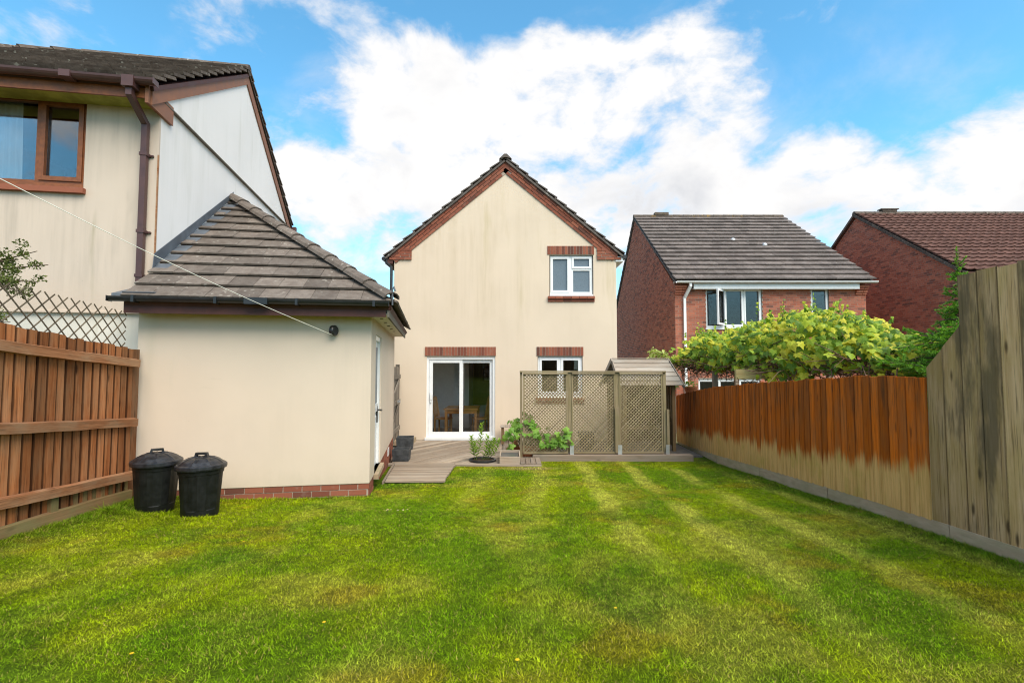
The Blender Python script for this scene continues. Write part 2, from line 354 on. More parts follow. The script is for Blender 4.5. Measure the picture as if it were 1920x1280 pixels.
def slab(parent, name, poly, t, M, mat, kind=None, ch=.004):
    """board from an outline (x along the grain, y across); t = thickness or (at low y, at high y); top edges chamfered"""
    ys = [p[1] for p in poly]; y0, y1 = min(ys), max(ys); ta, tb = t if isinstance(t, tuple) else (t, t)
    th = lambda y: ta + (tb - ta) * (y - y0) / max(1e-6, y1 - y0)
    cx = sum(p[0] for p in poly) / len(poly); cy = sum(ys) / len(poly); n = len(poly)
    def ins(p):
        dx, dy = cx - p[0], cy - p[1]
        return (p[0] + math.copysign(min(ch, abs(dx)), dx), p[1] + math.copysign(min(ch, abs(dy)), dy))
    top = [ins(p) for p in poly]
    V = [(p[0], p[1], 0) for p in poly] + [(p[0], p[1], max(.001, th(p[1]) - ch)) for p in poly] + [(q[0], q[1], th(p[1])) for p, q in zip(poly, top)]
    F = [tuple(range(n))[::-1], tuple(range(2 * n, 3 * n))]
    for k in (0, n): F += [(k + i, k + (i + 1) % n, k + n + (i + 1) % n, k + n + i) for i in range(n)]
    return link(name, mk_mesh(name, V, F, mat), parent, M, kind)
def plank(parent, name, p0, p1, wd, t, wdir, mat, kind=None, ch=.004):
    """straight board from p0 to p1 (centre line of its back face), wd wide along wdir"""
    p0, p1 = Vector(p0), Vector(p1); L = (p1 - p0).length
    return slab(parent, name, [(0, -wd / 2), (L, -wd / 2), (L, wd / 2), (0, wd / 2)], t, frame(p0, p1 - p0, ey=wdir), mat, kind, ch)

def emit(parent, name, items, mat, rest, limit=300):
    """items = (distance, V, F): the nearest become parts, what is past the limit one part of kind stuff"""
    items = sorted(items, key=lambda q: q[0])
    for d, V, F in items[:limit]: link(name, mk_mesh(name, V, F, mat), parent)
    if len(items) > limit:
        b = MB()
        for d, V, F in items[limit:]: b.add(V, F)
        b.obj(rest, mat, parent, kind='stuff')
BOXF = [(0, 3, 2, 1), (4, 5, 6, 7), (0, 1, 5, 4), (1, 2, 6, 5), (2, 3, 7, 6), (3, 0, 4, 7)]
def brick_wall(O, U, Wv, Nn, W, H, spans=None, L=.225, Hh=.075, j=.012, proud=.007, depth=.02, camp=(0, 0, 1.84), zmin=-9.):
    """running bond over a W x H rectangle from O along U (width) and Wv (height); spans(b0,b1) lists where a course may run"""
    O, U, Wv, Nn = Vector(O), Vector(U), Vector(Wv), Vector(Nn); out = []; cv = Vector(camp)
    for r in range(int(H / Hh + .01)):
        b0, b1 = r * Hh + j / 2, (r + 1) * Hh - j / 2
        if b0 < zmin: continue
        for lo, hi in (spans(b0, b1) if spans else [(0, W)]):
            a = -(L / 2 if r % 2 else 0.)
            while a < W:
                a0, a1 = max(lo, a + j / 2), min(hi, a + L - j / 2); a += L
                if a1 - a0 < .03: continue
                pr = proud + random.uniform(-.002, .002)
                q = [O + U * x + Wv * y for x, y in ((a0, b0), (a1, b0), (a1, b1), (a0, b1))]
                out.append(((q[0] - cv).length, [v - Nn * depth for v in q] + [v + Nn * pr for v in q], BOXF[1:]))
    return out
def minus(lo, hi, holes, b0, b1):
    """the interval lo..hi less the openings that a course from b0 to b1 meets"""
    iv = [(lo, hi)]
    for h0, h1, z0, z1 in holes:
        if b1 > z0 and b0 < z1: iv = [p for a, c in iv for p in ((a, min(c, h0)), (max(a, h1), c)) if p[1] - p[0] > .02]
    return iv
def clip(poly, a, b, c):
    """keep a*x+b*y<=c"""
    out = []
    for i in range(len(poly)):
        p, q = poly[i], poly[(i + 1) % len(poly)]; dp, dq = a * p[0] + b * p[1] - c, a * q[0] + b * q[1] - c
        if dp <= 0: out.append(p)
        if (dp < 0 < dq) or (dq < 0 < dp):
            t = dp / (dp - dq); out.append((p[0] + (q[0] - p[0]) * t, p[1] + (q[1] - p[1]) * t))
    return out
def tile_field(O, A, B, Nn, W, Lr, tw, gauge, clips, camp, thick=.024, rolls=0, stag=True, j=.004):
    """interlocking tiles on a slope: A along the eave, B up the slope, N outward; clipped by half planes; returns items"""
    O, A, B, Nn = Vector(O), Vector(A), Vector(B), Vector(Nn); out = []; cv = Vector(camp)
    nv = int(math.ceil(Lr / gauge))
    for v in range(nv):
        a = -(tw / 2 if (v % 2 and stag) else 0.)
        b0 = v * gauge; b1 = min(b0 + gauge * 1.12, Lr)
        while a < W:
            sub = []
            if rolls:
                for k in range(rolls * 4): sub.append((a + tw * k / (rolls * 4), a + tw * (k + 1) / (rolls * 4)))
            else: sub = [(a + j / 2, a + tw - j / 2)]
            V = []; F = []; jit = random.uniform(-.003, .003)
            for (s0, s1) in sub:
                p = [(max(0, s0), b0), (min(W, s1), b0), (min(W, s1), b1), (max(0, s0), b1)]
                if p[1][0] - p[0][0] < .01: continue
                for (ca, cb, cc) in clips:
                    p = clip(p, ca, cb, cc)
                    if len(p) < 3: break
                if len(p) < 3: continue
                def hh(x, y, aa=a):
                    h = (thick * 1.1 + .016) * (1 - (y - b0) / (gauge * 1.12)) + jit
                    if rolls: h += .032 * max(0, math.cos(2 * math.pi * rolls * (x - aa) / tw)) ** 1.5
                    return h
                n = len(p); k = len(V)
                V += [O + A * x + B * y + Nn * hh(x, y) for x, y in p] + [O + A * x + B * y + Nn * (hh(x, y) + thick) for x, y in p]
                F += [tuple(k + i for i in range(n))[::-1], tuple(k + n + i for i in range(n))] + [(k + i, k + (i + 1) % n, k + n + (i + 1) % n, k + n + i) for i in range(n)]
            a += tw
            if F: out.append(((V[0] - cv).length, V, F))
    return out
def wallgrid(b, W, H, holes, t, org=(0, 0, 0), U=(1, 0, 0), N=(0, 1, 0), ret=.1):
    """wall W x H from org along U, thickness t along N (inwards), with rectangular openings (x0,x1,z0,z1)"""
    O, U, N = Vector(org), Vector(U), Vector(N); Z = Vector((0, 0, 1))
    xs = sorted({0, W, *[h[0] for h in holes], *[h[1] for h in holes]}); zs = sorted({0, H, *[h[2] for h in holes], *[h[3] for h in holes]})
    P = lambda x, z, d: O + U * x + Z * z + N * d
    for i in range(len(xs) - 1):
        for k in range(len(zs) - 1):
            cx, cz = (xs[i] + xs[i + 1]) / 2, (zs[k] + zs[k + 1]) / 2
            if any(h[0] < cx < h[1] and h[2] < cz < h[3] for h in holes): continue
            for d in (0, t):
                q = [P(xs[i], zs[k], d), P(xs[i + 1], zs[k], d), P(xs[i + 1], zs[k + 1], d), P(xs[i], zs[k + 1], d)]
                b.add(q if d == 0 else q[::-1], [(0, 1, 2, 3)])
    for (x0, x1, z0, z1) in holes + [(0, W, 0, H)]:
        c = [(x0, z0), (x1, z0), (x1, z1), (x0, z1)]
        for i in range(4):
            (ax, azz), (bx, bz) = c[i], c[(i + 1) % 4]
            b.add([P(ax, azz, 0), P(bx, bz, 0), P(bx, bz, t), P(ax, azz, t)], [(0, 1, 2, 3)])
    return b
def window(parent, x0, x1, z0, z1, y, fw, mat, lights, gl='glass', depth=.07, name='window'):
    """frame at depth y facing -y; lights = list of (x0,x1,z0,z1, sash width) openings inside the frame"""
    b = MB(); xs = [x0, x1]
    wallgrid(b, x1 - x0, z1 - z0, [(l[0] - x0, l[1] - x0, l[2] - z0, l[3] - z0) for l in lights], depth, (x0, y, z0))
    wn = b.obj(name, mat, parent)
    for (a0, a1, c0, c1, sw) in lights:
        if sw:
            s = MB(); wallgrid(s, a1 - a0 + .02, c1 - c0 + .02, [(sw, a1 - a0 + .02 - sw, sw, c1 - c0 + .02 - sw)], .05, (a0 - .01, y - .018, c0 - .01))
            s.obj('sash', mat, wn)
        part('pane', gl, wn, (a0 + sw - .012, a1 - sw + .012, y + .03, y + .036, c0 + sw - .012, c1 - sw + .012))
    return wn

SL = .0735
def sstep(a, b, x): t = np.clip((x - a) / (b - a), 0, 1); return t * t * (3 - 2 * t)
def lawn_z(x, y):
    x = np.asarray(x, float); y = np.asarray(y, float)
    z = -.04 + SL * (9.7 - y); z = np.where(y > 9.0, np.maximum(z, -.055) + 0 * z, z)
    return z + .07 * sstep(-3.2, -4.5, x) + .012 * np.sin(x * 1.7 + y * .9) * np.sin(y * 1.3 - x * .6)
#@@NEXT
# ------------------------------------------------------------------ ground, lawn, grass
b = MB(); b.add([(-600, -600, -.3), (600, -600, -.3), (600, 900, -.3), (-600, 900, -.3)], [(0, 1, 2, 3)])
b.obj('ground', 'earth', kind='structure')
def vnoise(x, y, s, seed):
    g = np.random.default_rng(seed).random((257, 257)); x = x * s + 100; y = y * s + 100
    xi = np.floor(x).astype(int); yi = np.floor(y).astype(int); fx = x - xi; fy = y - yi
    fx = fx * fx * (3 - 2 * fx); fy = fy * fy * (3 - 2 * fy); G = lambda i, k: g[i % 256, k % 256]
    return (G(xi, yi) * (1 - fx) + G(xi + 1, yi) * fx) * (1 - fy) + (G(xi, yi + 1) * (1 - fx) + G(xi + 1, yi + 1) * fx) * fy
def fb(x, y, s, seed): return .5 * vnoise(x, y, s, seed) + .3 * vnoise(x, y, s * 2.1, seed + 1) + .2 * vnoise(x, y, s * 4.3, seed + 2)
def turf(x, y):
    """colour of the turf: green ryegrass, yellower and dry patches, mown strips with their lean shading painted in"""
    wob = (fb(x, y, .5, 3) - .5) * .55
    k = x - .04 * y + wob * .6 + np.where(x < .4, .055 * (x - .4) ** 2 * (y - 5) * .35, 0)
    st = np.sin(k * 2 * np.pi / .82 + 1.0)
    pale = sstep(.25, 1.0, st) * sstep(.33, .60, fb(x, y, .45, 11)) * (.35 + .65 * sstep(-.5, 1.5, x)) * (.35 + .65 * sstep(2.5, 5.5, y))
    dk = sstep(.2, 1, -st) * .3  # bands paint how leaning blades catch light; the pale ones are drier too
    dry = sstep(.50, .72, fb(x, y, 1.5, 21)); brn = sstep(.62, .78, fb(x, y, 1.9, 31)); yel = sstep(.36, .66, fb(x, y, .9, 41))
    c = np.stack([np.full_like(x, .165), np.full_like(x, .285), np.full_like(x, .004)], -1)
    def mx(c, f, t): return c + (np.array(t) - c) * f[..., None]
    c = mx(c, yel * .75, (.33, .39, .004)); c = mx(c, dk, (.11, .22, .004))
    c = mx(c, dry * .5, (.45, .42, .05)); c = mx(c, brn * .45, (.38, .25, .02)); c = mx(c, pale * .8, (.55, .54, .08))
    dkp = sstep(.58, .76, fb(x, y, 1.3, 51)); c = mx(c, dkp * .5, (.08, .19, .008))
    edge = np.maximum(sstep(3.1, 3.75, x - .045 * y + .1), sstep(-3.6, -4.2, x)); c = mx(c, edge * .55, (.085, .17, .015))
    c = c * (.62 + .76 * vnoise(x, y, 26., 81) * (.6 + .8 * vnoise(x, y, 55., 82)))[..., None] * 1.03
    bare = np.exp(-(((x - .35) / .42) ** 2 + ((y - 9.25) / .12) ** 2)); return mx(c, bare * .8, (.52, .38, .19))
gx = np.linspace(-4.75, 4.35, 92); gy = np.linspace(-8, 12.7, 208)
X, Y = np.meshgrid(gx, gy); Z = lawn_z(X, Y); nx, ny = len(gx), len(gy)
V = np.stack([X, Y, Z], -1).reshape(-1, 3)
i, k = np.meshgrid(np.arange(nx - 1), np.arange(ny - 1)); q = (k * nx + i).ravel()
me = bpy.data.meshes.new('lawn'); me.from_pydata(V.tolist(), [], np.stack([q, q + 1, q + 1 + nx, q + nx], -1).tolist()); me.materials.append(MAT['turf'])
me.polygons.foreach_set('use_smooth', [True] * len(me.polygons))
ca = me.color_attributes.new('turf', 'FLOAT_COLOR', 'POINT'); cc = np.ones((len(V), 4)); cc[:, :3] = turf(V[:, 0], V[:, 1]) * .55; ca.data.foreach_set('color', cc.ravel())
link('lawn', me, kind='structure')
TH = R(9.5); CG = Vector((-1.83, 6.48, 0)); UG = Vector((math.cos(TH), math.sin(TH), 0)); VG = Vector((-math.sin(TH), math.cos(TH), 0))
def G(t, s, z=0.): return CG + UG * t + VG * s + Vector((0, 0, z))
def blades(n, x0, x1, y0, y1, hl, hw):
    x = RNG.uniform(x0, x1, n); y = RNG.uniform(y0, y1, n)
    t = (x - CG.x) * UG.x + (y - CG.y) * UG.y; s = (x - CG.x) * VG.x + (y - CG.y) * VG.y
    ok = ~((t < .02) & (s > -.01)) & ~((y > 9.5) & (x < .56)) & ~((y > 7.42) & (x < -1.0 - .03 * (y - 7.4))) & (y < 10.2) & (x < 3.60 + .045 * y) & (x > -4.42 - (y - 5.9) * .125 * -1 - .25)
    clump = fb(x, y, 9., 71); ok &= (RNG.random(n) < .35 + 1.1 * clump)
    x, y = x[ok], y[ok]; n = len(x); z = lawn_z(x, y)
    ed = edge = np.maximum(sstep(3.3, 3.7, x - .045 * y), np.maximum(sstep(-4.0, -4.2, x), sstep(.16, .0, np.abs(y - (6.48 + (x + 1.83) * .167)) + 2 * (x > -1.8))))
    h = RNG.uniform(.55, 1.25, n) * hl * (.6 + .9 * fb(x, y, 5., 61)) * (1 + 1.6 * edge)
    h *= .62; a = RNG.uniform(0, 2 * np.pi, n); lean = RNG.uniform(.5, 2.6, n)
    lx = np.cos(a) * lean * h; ly = np.sin(a) * lean * h; a2 = a + RNG.uniform(.6, 2.5, n)
    wx = np.cos(a2) * hw * RNG.uniform(.6, 1.4, n); wy = np.sin(a2) * hw * RNG.uniform(.6, 1.4, n)
    P = np.stack([np.stack([x - wx, y - wy, z - .004], -1), np.stack([x + wx, y + wy, z - .004], -1), np.stack([x + lx, y + ly, z + h], -1)], 1)
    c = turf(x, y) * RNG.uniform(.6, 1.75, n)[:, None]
    dry = RNG.random(n) < .07; c[dry] = np.array([.48, .40, .10]) * RNG.uniform(.6, 1.2, dry.sum())[:, None]
    return P, c
parts_ = [blades(420000, -4.6, 4.1, 1.2, 4.2, .019, .0029), blades(300000, -4.6, 4.1, 4.2, 7., .019, .0042), blades(130000, -4.6, 4.1, 7., 10.2, .020, .0060), blades(700, -3.6, -3.08, 5.14, 5.26, .05, .004), blades(900, -4.2, -3.6, 5.2, 5.34, .055, .004)]
P = np.concatenate([p[0] for p in parts_]); c = np.concatenate([p[1] for p in parts_]); n = len(P)
me = bpy.data.meshes.new('grass'); me.vertices.add(n * 3); me.vertices.foreach_set('co', P.astype(np.float32).ravel())
me.loops.add(n * 3); me.loops.foreach_set('vertex_index', np.arange(n * 3, dtype=np.int32)); me.polygons.add(n)
me.polygons.foreach_set('loop_start', np.arange(0, n * 3, 3, dtype=np.int32)); me.update(calc_edges=True)
ca = me.color_attributes.new('turf', 'FLOAT_COLOR', 'POINT'); cc = np.ones((n * 3, 4), np.float32); cc[:, :3] = np.repeat(c, 3, 0)
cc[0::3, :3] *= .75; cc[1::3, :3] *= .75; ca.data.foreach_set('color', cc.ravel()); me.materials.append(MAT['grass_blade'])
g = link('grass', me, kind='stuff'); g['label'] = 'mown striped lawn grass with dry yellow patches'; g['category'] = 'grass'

# ------------------------------------------------------------------ cream gabled house
HX0, HX1, HY = -3.05, 2.70, 12.8
h = thing('cream_house', 'cream rendered gable-ended house with white patio door and brick trim', 'house', (HX0, HY, 0))
HW = HX1 - HX0; EZ = 4.80; PZ = 7.20; mid = HW / 2 + .005
door = (-2.19 - HX0, -.43 - HX0, .03, 2.12); win = (.968 - HX0, 2.107 - HX0, 3.683, 4.755); gwin = (.657 - HX0, 1.813 - HX0, 1.078, 2.127)
b = MB(); wallgrid(b, HW, EZ, [door, gwin, win], .25)
b.add([(x, y_, z) for y_ in (0, .25) for x, z in ((0, EZ), (HW, EZ), (mid, PZ))], [(0, 1, 2), (5, 4, 3)])
b.obj('front_wall', 'render_cream', h)
b = MB(); b.box(.002, .25, .252, 9, 0, EZ); b.obj('side_wall', 'render_cream', h)
b = MB(); b.box(HW - .25, HW - .002, .252, 9, 0, EZ); b.obj('side_wall', 'render_cream', h)
b = MB(); b.prism([(0, 8.9, 0), (HW, 8.9, 0), (HW, 8.9, EZ), (mid, 8.9, PZ), (0, 8.9, EZ)], (0, .2, 0)); b.obj('rear_wall', 'render_cream', h)
# roof
rise = PZ + .07 - EZ; 
for sgn in (-1, 1):
    ex = -.235 if sgn < 0 else HW + .18; run = mid - ex if sgn < 0 else ex - mid
    ez = PZ + .08 - run * (PZ - EZ) / mid
    A = Vector((ex, -.09, ez)); T = Vector((mid, -.09, PZ + .08)); up = (T - A); Lr = up.length; up.normalize()
    nn = Vector((up.z * sgn, 0, abs(up.x)))
    b = MB(); b.prism([A - nn * .06, T - nn * .06, T - nn * .01, A - nn * .01], (0, 9.2, 0)); b.obj('roof_slope', 'tile_verge', h)
    it = tile_field(A, (0, 1, 0), up, nn, 9.2, Lr, .30, .325, [], (2.5, -12.8, 1.84), .026, stag=True)
    emit(h, 'roof_tile', [x for x in it if x[1][0].y < 1.6], 'tile_verge', 'far_roof_tiles')
    bb = MB()
    for x in it:
        if x[1][0].y >= 1.6: bb.add(x[1], x[2])
    bb.obj('hidden_roof_tiles', 'tile_verge', h, kind='stuff')
    # brick band along the rake: bricks laid with the slope
    L2 = Lr - .12; st = A + up * .12 - nn * .06 + Vector((0, .088, 0))
    inw = -nn
    items = []
    for r in range(3):
        a = -.11 if r % 2 else 0.
        while a < L2:
            a0, a1 = max(a, 0) + .005, min(a + .225, L2 + .02) - .005; a += .225
            if a1 - a0 < .04: continue
            q = [st + up * u_ + inw * w_ for u_, w_ in ((a0, r * .078 + .004), (a1, r * .078 + .004), (a1, r * .078 + .072), (a0, r * .078 + .072))]
            if sgn < 0 and max(v.x for v in q) > mid + .02 or sgn > 0 and min(v.x for v in q) < mid - .02: continue
            pr = .048 - r * .011 + random.uniform(-.002, .002)
            items.append((1, [v - Vector((0, pr, 0)) for v in q] + [v + Vector((0, .02, 0)) for v in q], BOXF))
    emit(h, 'verge_brick', items, 'brick_lintel', 'verge_bricks')
    b = MB(); q = [st + up * 0 , st + up * L2, st + up * L2 + inw * .236, st + inw * .236]
    b.prism([v - Vector((0, .012, 0)) for v in q], (0, .03, 0)); b.obj('verge_mortar', 'mortar', h)
    # corbelled brick block at the eaves
    x0 = -.17 if sgn < 0 else HW - .50; zc = 4.62; rk = (PZ - EZ) / mid
    def csp(b0, b1):
        lim = (zc + b1 + .05 - (PZ + .04 - rk * mid)) / rk      # how far in from the wall corner the rake clears this course
        return [(max(0, lim - x0), .62)] if sgn < 0 else [(0, min(.62, HW - lim - x0))]
    its = brick_wall((x0, -.03, zc), (1, 0, 0), (0, 0, 1), (0, -1, 0), .62, .30, csp, proud=.012, depth=.02)
    emit(h, 'corbel_brick', its, 'brick_lintel', 'corbel_bricks')
    xi = (.03, .445) if sgn < 0 else (.12, .615); part('corbel', 'mortar', h, (x0 + .17 if sgn < 0 else x0 + .003, x0 + .617 if sgn < 0 else x0 + .45, -.034, .01, zc + .002, zc + .20))
    # gutter and end cap
    gxx = ex - .03 * sgn * -1
    b = MB(); b.tube([(ex + .03 * sgn, -.05, ez - .035), (ex + .03 * sgn, 9, ez - .035)], .055, 10); b.obj('gutter', 'black_plastic', h)
    b = MB(); b.box(min(ex, ex - .2 * sgn), max(ex, ex - .2 * sgn), -.02, 9, ez - .16, ez - .03); b.obj('soffit', 'upvc' if sgn > 0 else 'dark_fascia', h)
for q in range(20):
    b = MB(); b.prism([(mid - .16, -.12 + q * .46, PZ + .06), (mid - .035, -.12 + q * .46, PZ + .185), (mid + .035, -.12 + q * .46, PZ + .185), (mid + .16, -.12 + q * .46, PZ + .06), (mid, -.12 + q * .46, PZ + .10)], (0, .45, 0)); b.obj('ridge_tile', 'tile_verge', h)
b = MB(); b.prism([(mid, -.036, PZ + .09), (mid - .2, -.036, PZ - .07), (mid - .2, -.036, PZ - .32), (mid, -.036, PZ - .155), (mid + .2, -.036, PZ - .32), (mid + .2, -.036, PZ - .07)], (0, .04, 0)); b.obj('apex_brick', 'brick_lintel', h)
b = MB(); b.tube([(-.2, .0, 4.68), (-.2, .0, 4.55), (-.06, -.05, 4.44), (-.06, -.05, .02)], .036, 10); dp = b.obj('downpipe', 'black_plastic', h)
# lintels, sills
def soldier(x0, x1, z0, z1):
    n_ = round((x1 - x0) / .075); wd = (x1 - x0) / n_
    part('lintel', 'mortar', h, (x0, x1, -.012, .02, z0, z1))
    its = []
    for q in range(n_):
        pr = .022 + random.uniform(-.003, .003)
        V = [(x, y, z) for z in (z0 + .004, z1 - .004) for x, y in ((x0 + q * wd + .005, -pr), (x0 + (q + 1) * wd - .005, -pr), (x0 + (q + 1) * wd - .005, .01), (x0 + q * wd + .005, .01))]
        its.append((1, V, BOXF))
    emit(h, 'lintel_brick', its, 'brick_lintel', 'lintel_bricks')
soldier(-2.233 - HX0, -.411 - HX0, 2.141, 2.374); soldier(.63 - HX0, 1.834 - HX0, 2.141, 2.374); soldier(.914 - HX0, 2.13 - HX0, 4.765, 4.99)
for (x0, x1, z1) in ((.923 - HX0, 2.134 - HX0, 3.678), (.6 - HX0, 1.852 - HX0, 1.072)):
    n_ = 6; wd = (x1 - x0) / n_
    for q in range(n_): part('sill_brick', 'brick_lintel', h, (x0 + q * wd + .004, x0 + (q + 1) * wd - .004, -.075, .08, z1 - .07, z1 - .004))
    for q in range(n_): part('sill_brick', 'brick_lintel', h, (x0 + q * wd + .004, x0 + (q + 1) * wd - .004, -.03, .08, z1 - .145, z1 - .074))
# upper window, ground-floor window, patio door
x0, x1, z0, z1 = win
window(h, x0 + .02, x1 - .02, z0 + .0, z1 - .012, .06, .06, 'upvc', [(x0 + .05, x0 + .515, z0 + .11, z1 - .05, .055), (x0 + .60, x1 - .06, z1 - .335, z1 - .05, .05), (x0 + .62, x1 - .09, z0 + .115, z1 - .40, 0)], 'glass_obscured')
part('window_board', 'upvc', h, (x0 + .01, x1 - .01, -.02, .055, z0 + .002, z0 + .045))
x0, x1, z0, z1 = gwin
wn = window(h, x0 + .01, x1 - .01, z0, z1 - .01, .06, .06, 'upvc', [(x0 + .06, x0 + .55, z0 + .1, z1 - .05, .06), (x0 + .61, x1 - .06, z0 + .1, z1 - .05, .06)], 'glass')
for q in range(16): part('blind_slat', 'black_wood', wn, (x0 + .05, x1 - .05, .17, .20, z1 - .08 - q * .055, z1 - .075 - q * .055))
x0, x1, z0, z1 = door
pd = part('patio_door', 'upvc', h, (x0, x0 + .065, .03, .15, z0, z1), (x1 - .065, x1, .03, .15, z0, z1), (x0 + .066, x1 - .066, .03, .15, z1 - .07, z1), (x0 + .066, x1 - .066, .03, .15, z0, z0 + .07))
part('threshold', 'upvc', pd, (x0 - .03, x1 + .03, -.035, .028, z0 - .028, z0 + .035))
mx_ = (x0 + x1) / 2
for (a0, a1, yy) in ((x0 + .07, mx_ + .035, .05), (mx_ - .035, x1 - .07, .10)):
    s = MB(); wallgrid(s, a1 - a0, z1 - z0 - .144, [(.085, a1 - a0 - .075, .10, z1 - z0 - .144 - .085)], .045, (a0, yy, z0 + .072))
    sp = s.obj('sliding_panel', 'upvc', pd)
    part('pane', 'glass', pd, (a0 + .08, a1 - .07, yy + .02, yy + .026, z0 + .165, z1 - .15))
part('handle', 'upvc', pd, (x0 + .09, x0 + .13, .015, .049, z0 + .92, z0 + 1.18), (x0 + .095, x0 + .155, .0, .014, z0 + 1.0, z0 + 1.12))
# dining room seen through the door
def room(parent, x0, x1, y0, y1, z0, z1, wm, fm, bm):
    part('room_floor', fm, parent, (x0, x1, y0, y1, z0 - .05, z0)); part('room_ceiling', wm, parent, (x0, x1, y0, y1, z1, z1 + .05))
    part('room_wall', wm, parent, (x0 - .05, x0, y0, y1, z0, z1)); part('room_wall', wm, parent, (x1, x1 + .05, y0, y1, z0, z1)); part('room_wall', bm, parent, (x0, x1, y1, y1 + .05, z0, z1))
room(h, .27, 5.45, .26, 3.9, .03, 2.4, 'interior_wall', 'interior_floor', 'interior_feature')
part('chimney_breast', 'interior_wall', h, (.275, 1.75, 2.3, 3.89, .032, 2.398)); part('skirting', 'upvc', h, (1.76, 2.99, 3.86, 3.89, .032, .6))
DX, DY = HX0, HY
t = thing('dining_table', 'oak dining table behind the patio door glass', 'table', (-1.36, 13.45, .03))
part('table_top', 'oak', t, (-.44, .46, -.3, .8, .70, .735), bevel=.006)
part('apron', 'oak', t, (-.37, .39, -.235, -.215, .60, .699), (-.37, .39, .715, .735, .60, .699))
for sx_ in (-.41, .37):
    for sy_ in (-.27, .71): part('leg', 'oak', t, (sx_, sx_ + .07, sy_, sy_ + .07, 0, .699), bevel=.004)
def dchair(loc, rz, label):
    c_ = thing('dining_chair', label, 'chair', loc, rz, 'oak dining chairs round the table')
    part('seat', 'oak', c_, (-.2, .2, -.2, .2, .42, .46), bevel=.01)
    for a in (-.19, .15): part('leg', 'oak', c_, (a, a + .04, -.19, -.15, 0, .419)); 
    for a in (-.19, .15):
        bb = MB(); bb.prism([(a, .16, 0), (a, .2, 0), (a, .2, .46), (a, .29, 1.0), (a, .26, 1.0), (a, .16, .46)], (.035, 0, 0)); bb.obj('back_post', 'oak', c_)
    for k in range(4):
        a = -.12 + k * .07; bb = MB(); bb.prism([(a, .19, .47), (a, .205, .47), (a, .272, .95), (a, .258, .95)], (.025, 0, 0)); bb.obj('back_slat', 'oak', c_)
    bb = MB(); bb.prism([(-.152, .255, .92), (-.152, .285, .92), (-.152, .297, 1.03), (-.152, .267, 1.03)], (.30, 0, 0)); bb.obj('top_rail', 'oak', c_)
    part('stretcher', 'oak', c_, (-.15, .15, -.18, -.16, .2, .23)); return c_
dchair((-1.86, 13.62, .03), R(78), 'oak chair at the left end of the dining table'); dchair((-.86, 13.62, .03), R(-72), 'oak chair with slatted back at the right end of the dining table')
t = thing('framed_picture', 'dark framed picture on the dining room wall', 'picture', (-.78, 16.6, 1.62))
part('picture_frame', 'black_wood', t, (-.2, .2, .02, .06, -.26, .26)); part('print', 'picture_print', t, (-.15, .15, .012, .019, -.2, .2))

# ------------------------------------------------------------------ garage lean-to on the neighbour's gable wall
g = thing('garage', 'cream rendered garage with brown hipped tile roof and black gutter', 'garage', CG, TH)
TW = -2.75; WZ = 2.56; GL = 4.45
b = MB(); b.box(TW + .01, 0, 0, .2, .36, WZ); b.obj('front_wall', 'render_garage', g, bevel=.006)
b = MB(); wallgrid(b, GL - .2, WZ - .36, [(.38, 1.24, 0, 1.95)], .2, (0, .201, .36), (0, 1, 0), (-1, 0, 0)); b.obj('side_wall', 'render_garage', g)
b = MB(); b.box(TW + .01, 0, GL - .19, GL, .36, WZ); b.obj('rear_wall', 'render_garage', g)
b = MB(); b.box(TW + .02, -.014, .014, .19, -.1, .36); b.box(-.2, -.014, .19, .58, -.1, .36); b.box(-.2, -.014, 1.44, GL, -.1, .36); b.obj('plinth', 'mortar', g)
camg = (Matrix.Translation(CG) @ Matrix.Rotation(TH, 4, 'Z')).inverted() @ Vector((0, 0, 1.84))
its = brick_wall((TW + .02, .012, -.09), (1, 0, 0), (0, 0, 1), (0, -1, 0), -TW - .024, .45, None, proud=.006, camp=camg)
its += brick_wall((-.012, .014, -.09), (0, 1, 0), (0, 0, 1), (1, 0, 0), GL, .45, lambda b0, b1: [(0, .56), (1.44, GL)], proud=.006, camp=camg)
emit(g, 'plinth_brick', its, 'brick_lintel', 'plinth_bricks')
d = part('side_door', 'upvc', g, (-.10, -.055, .585, 1.435, .36, 2.30)); part('door_frame', 'upvc', d, (-.056, -.02, .582, .64, .36, 2.31), (-.056, -.02, 1.38, 1.438, .36, 2.31), (-.056, -.02, .642, 1.378, 2.24, 2.31))
part('door_pane', 'glass_obscured', d, (-.054, -.046, .72, 1.30, 1.30, 2.15)); part('door_rail', 'upvc', d, (-.054, -.035, .66, 1.36, 1.18, 1.29)); part('door_pane', 'upvc', d, (-.054, -.047, .74, 1.28, .5, 1.1))
b = MB(); b.box(-.056, -.03, 1.26, 1.30, 1.0, 1.25); b.tube([(-.03, 1.28, 1.19), (.03, 1.28, 1.19)], .012, 8); b.tube([(.03, 1.29, 1.19), (.03, 1.16, 1.19)], .011, 8); b.obj('door_handle', 'black_plastic', d)
part('door_sill', 'concrete_board', g, (-.15, .06, .56, 1.46, .29, .355))
b = MB(); b.box(-.02, .004, 3.0, 3.25, .18, .32); b.obj('air_brick', 'upvc', g)
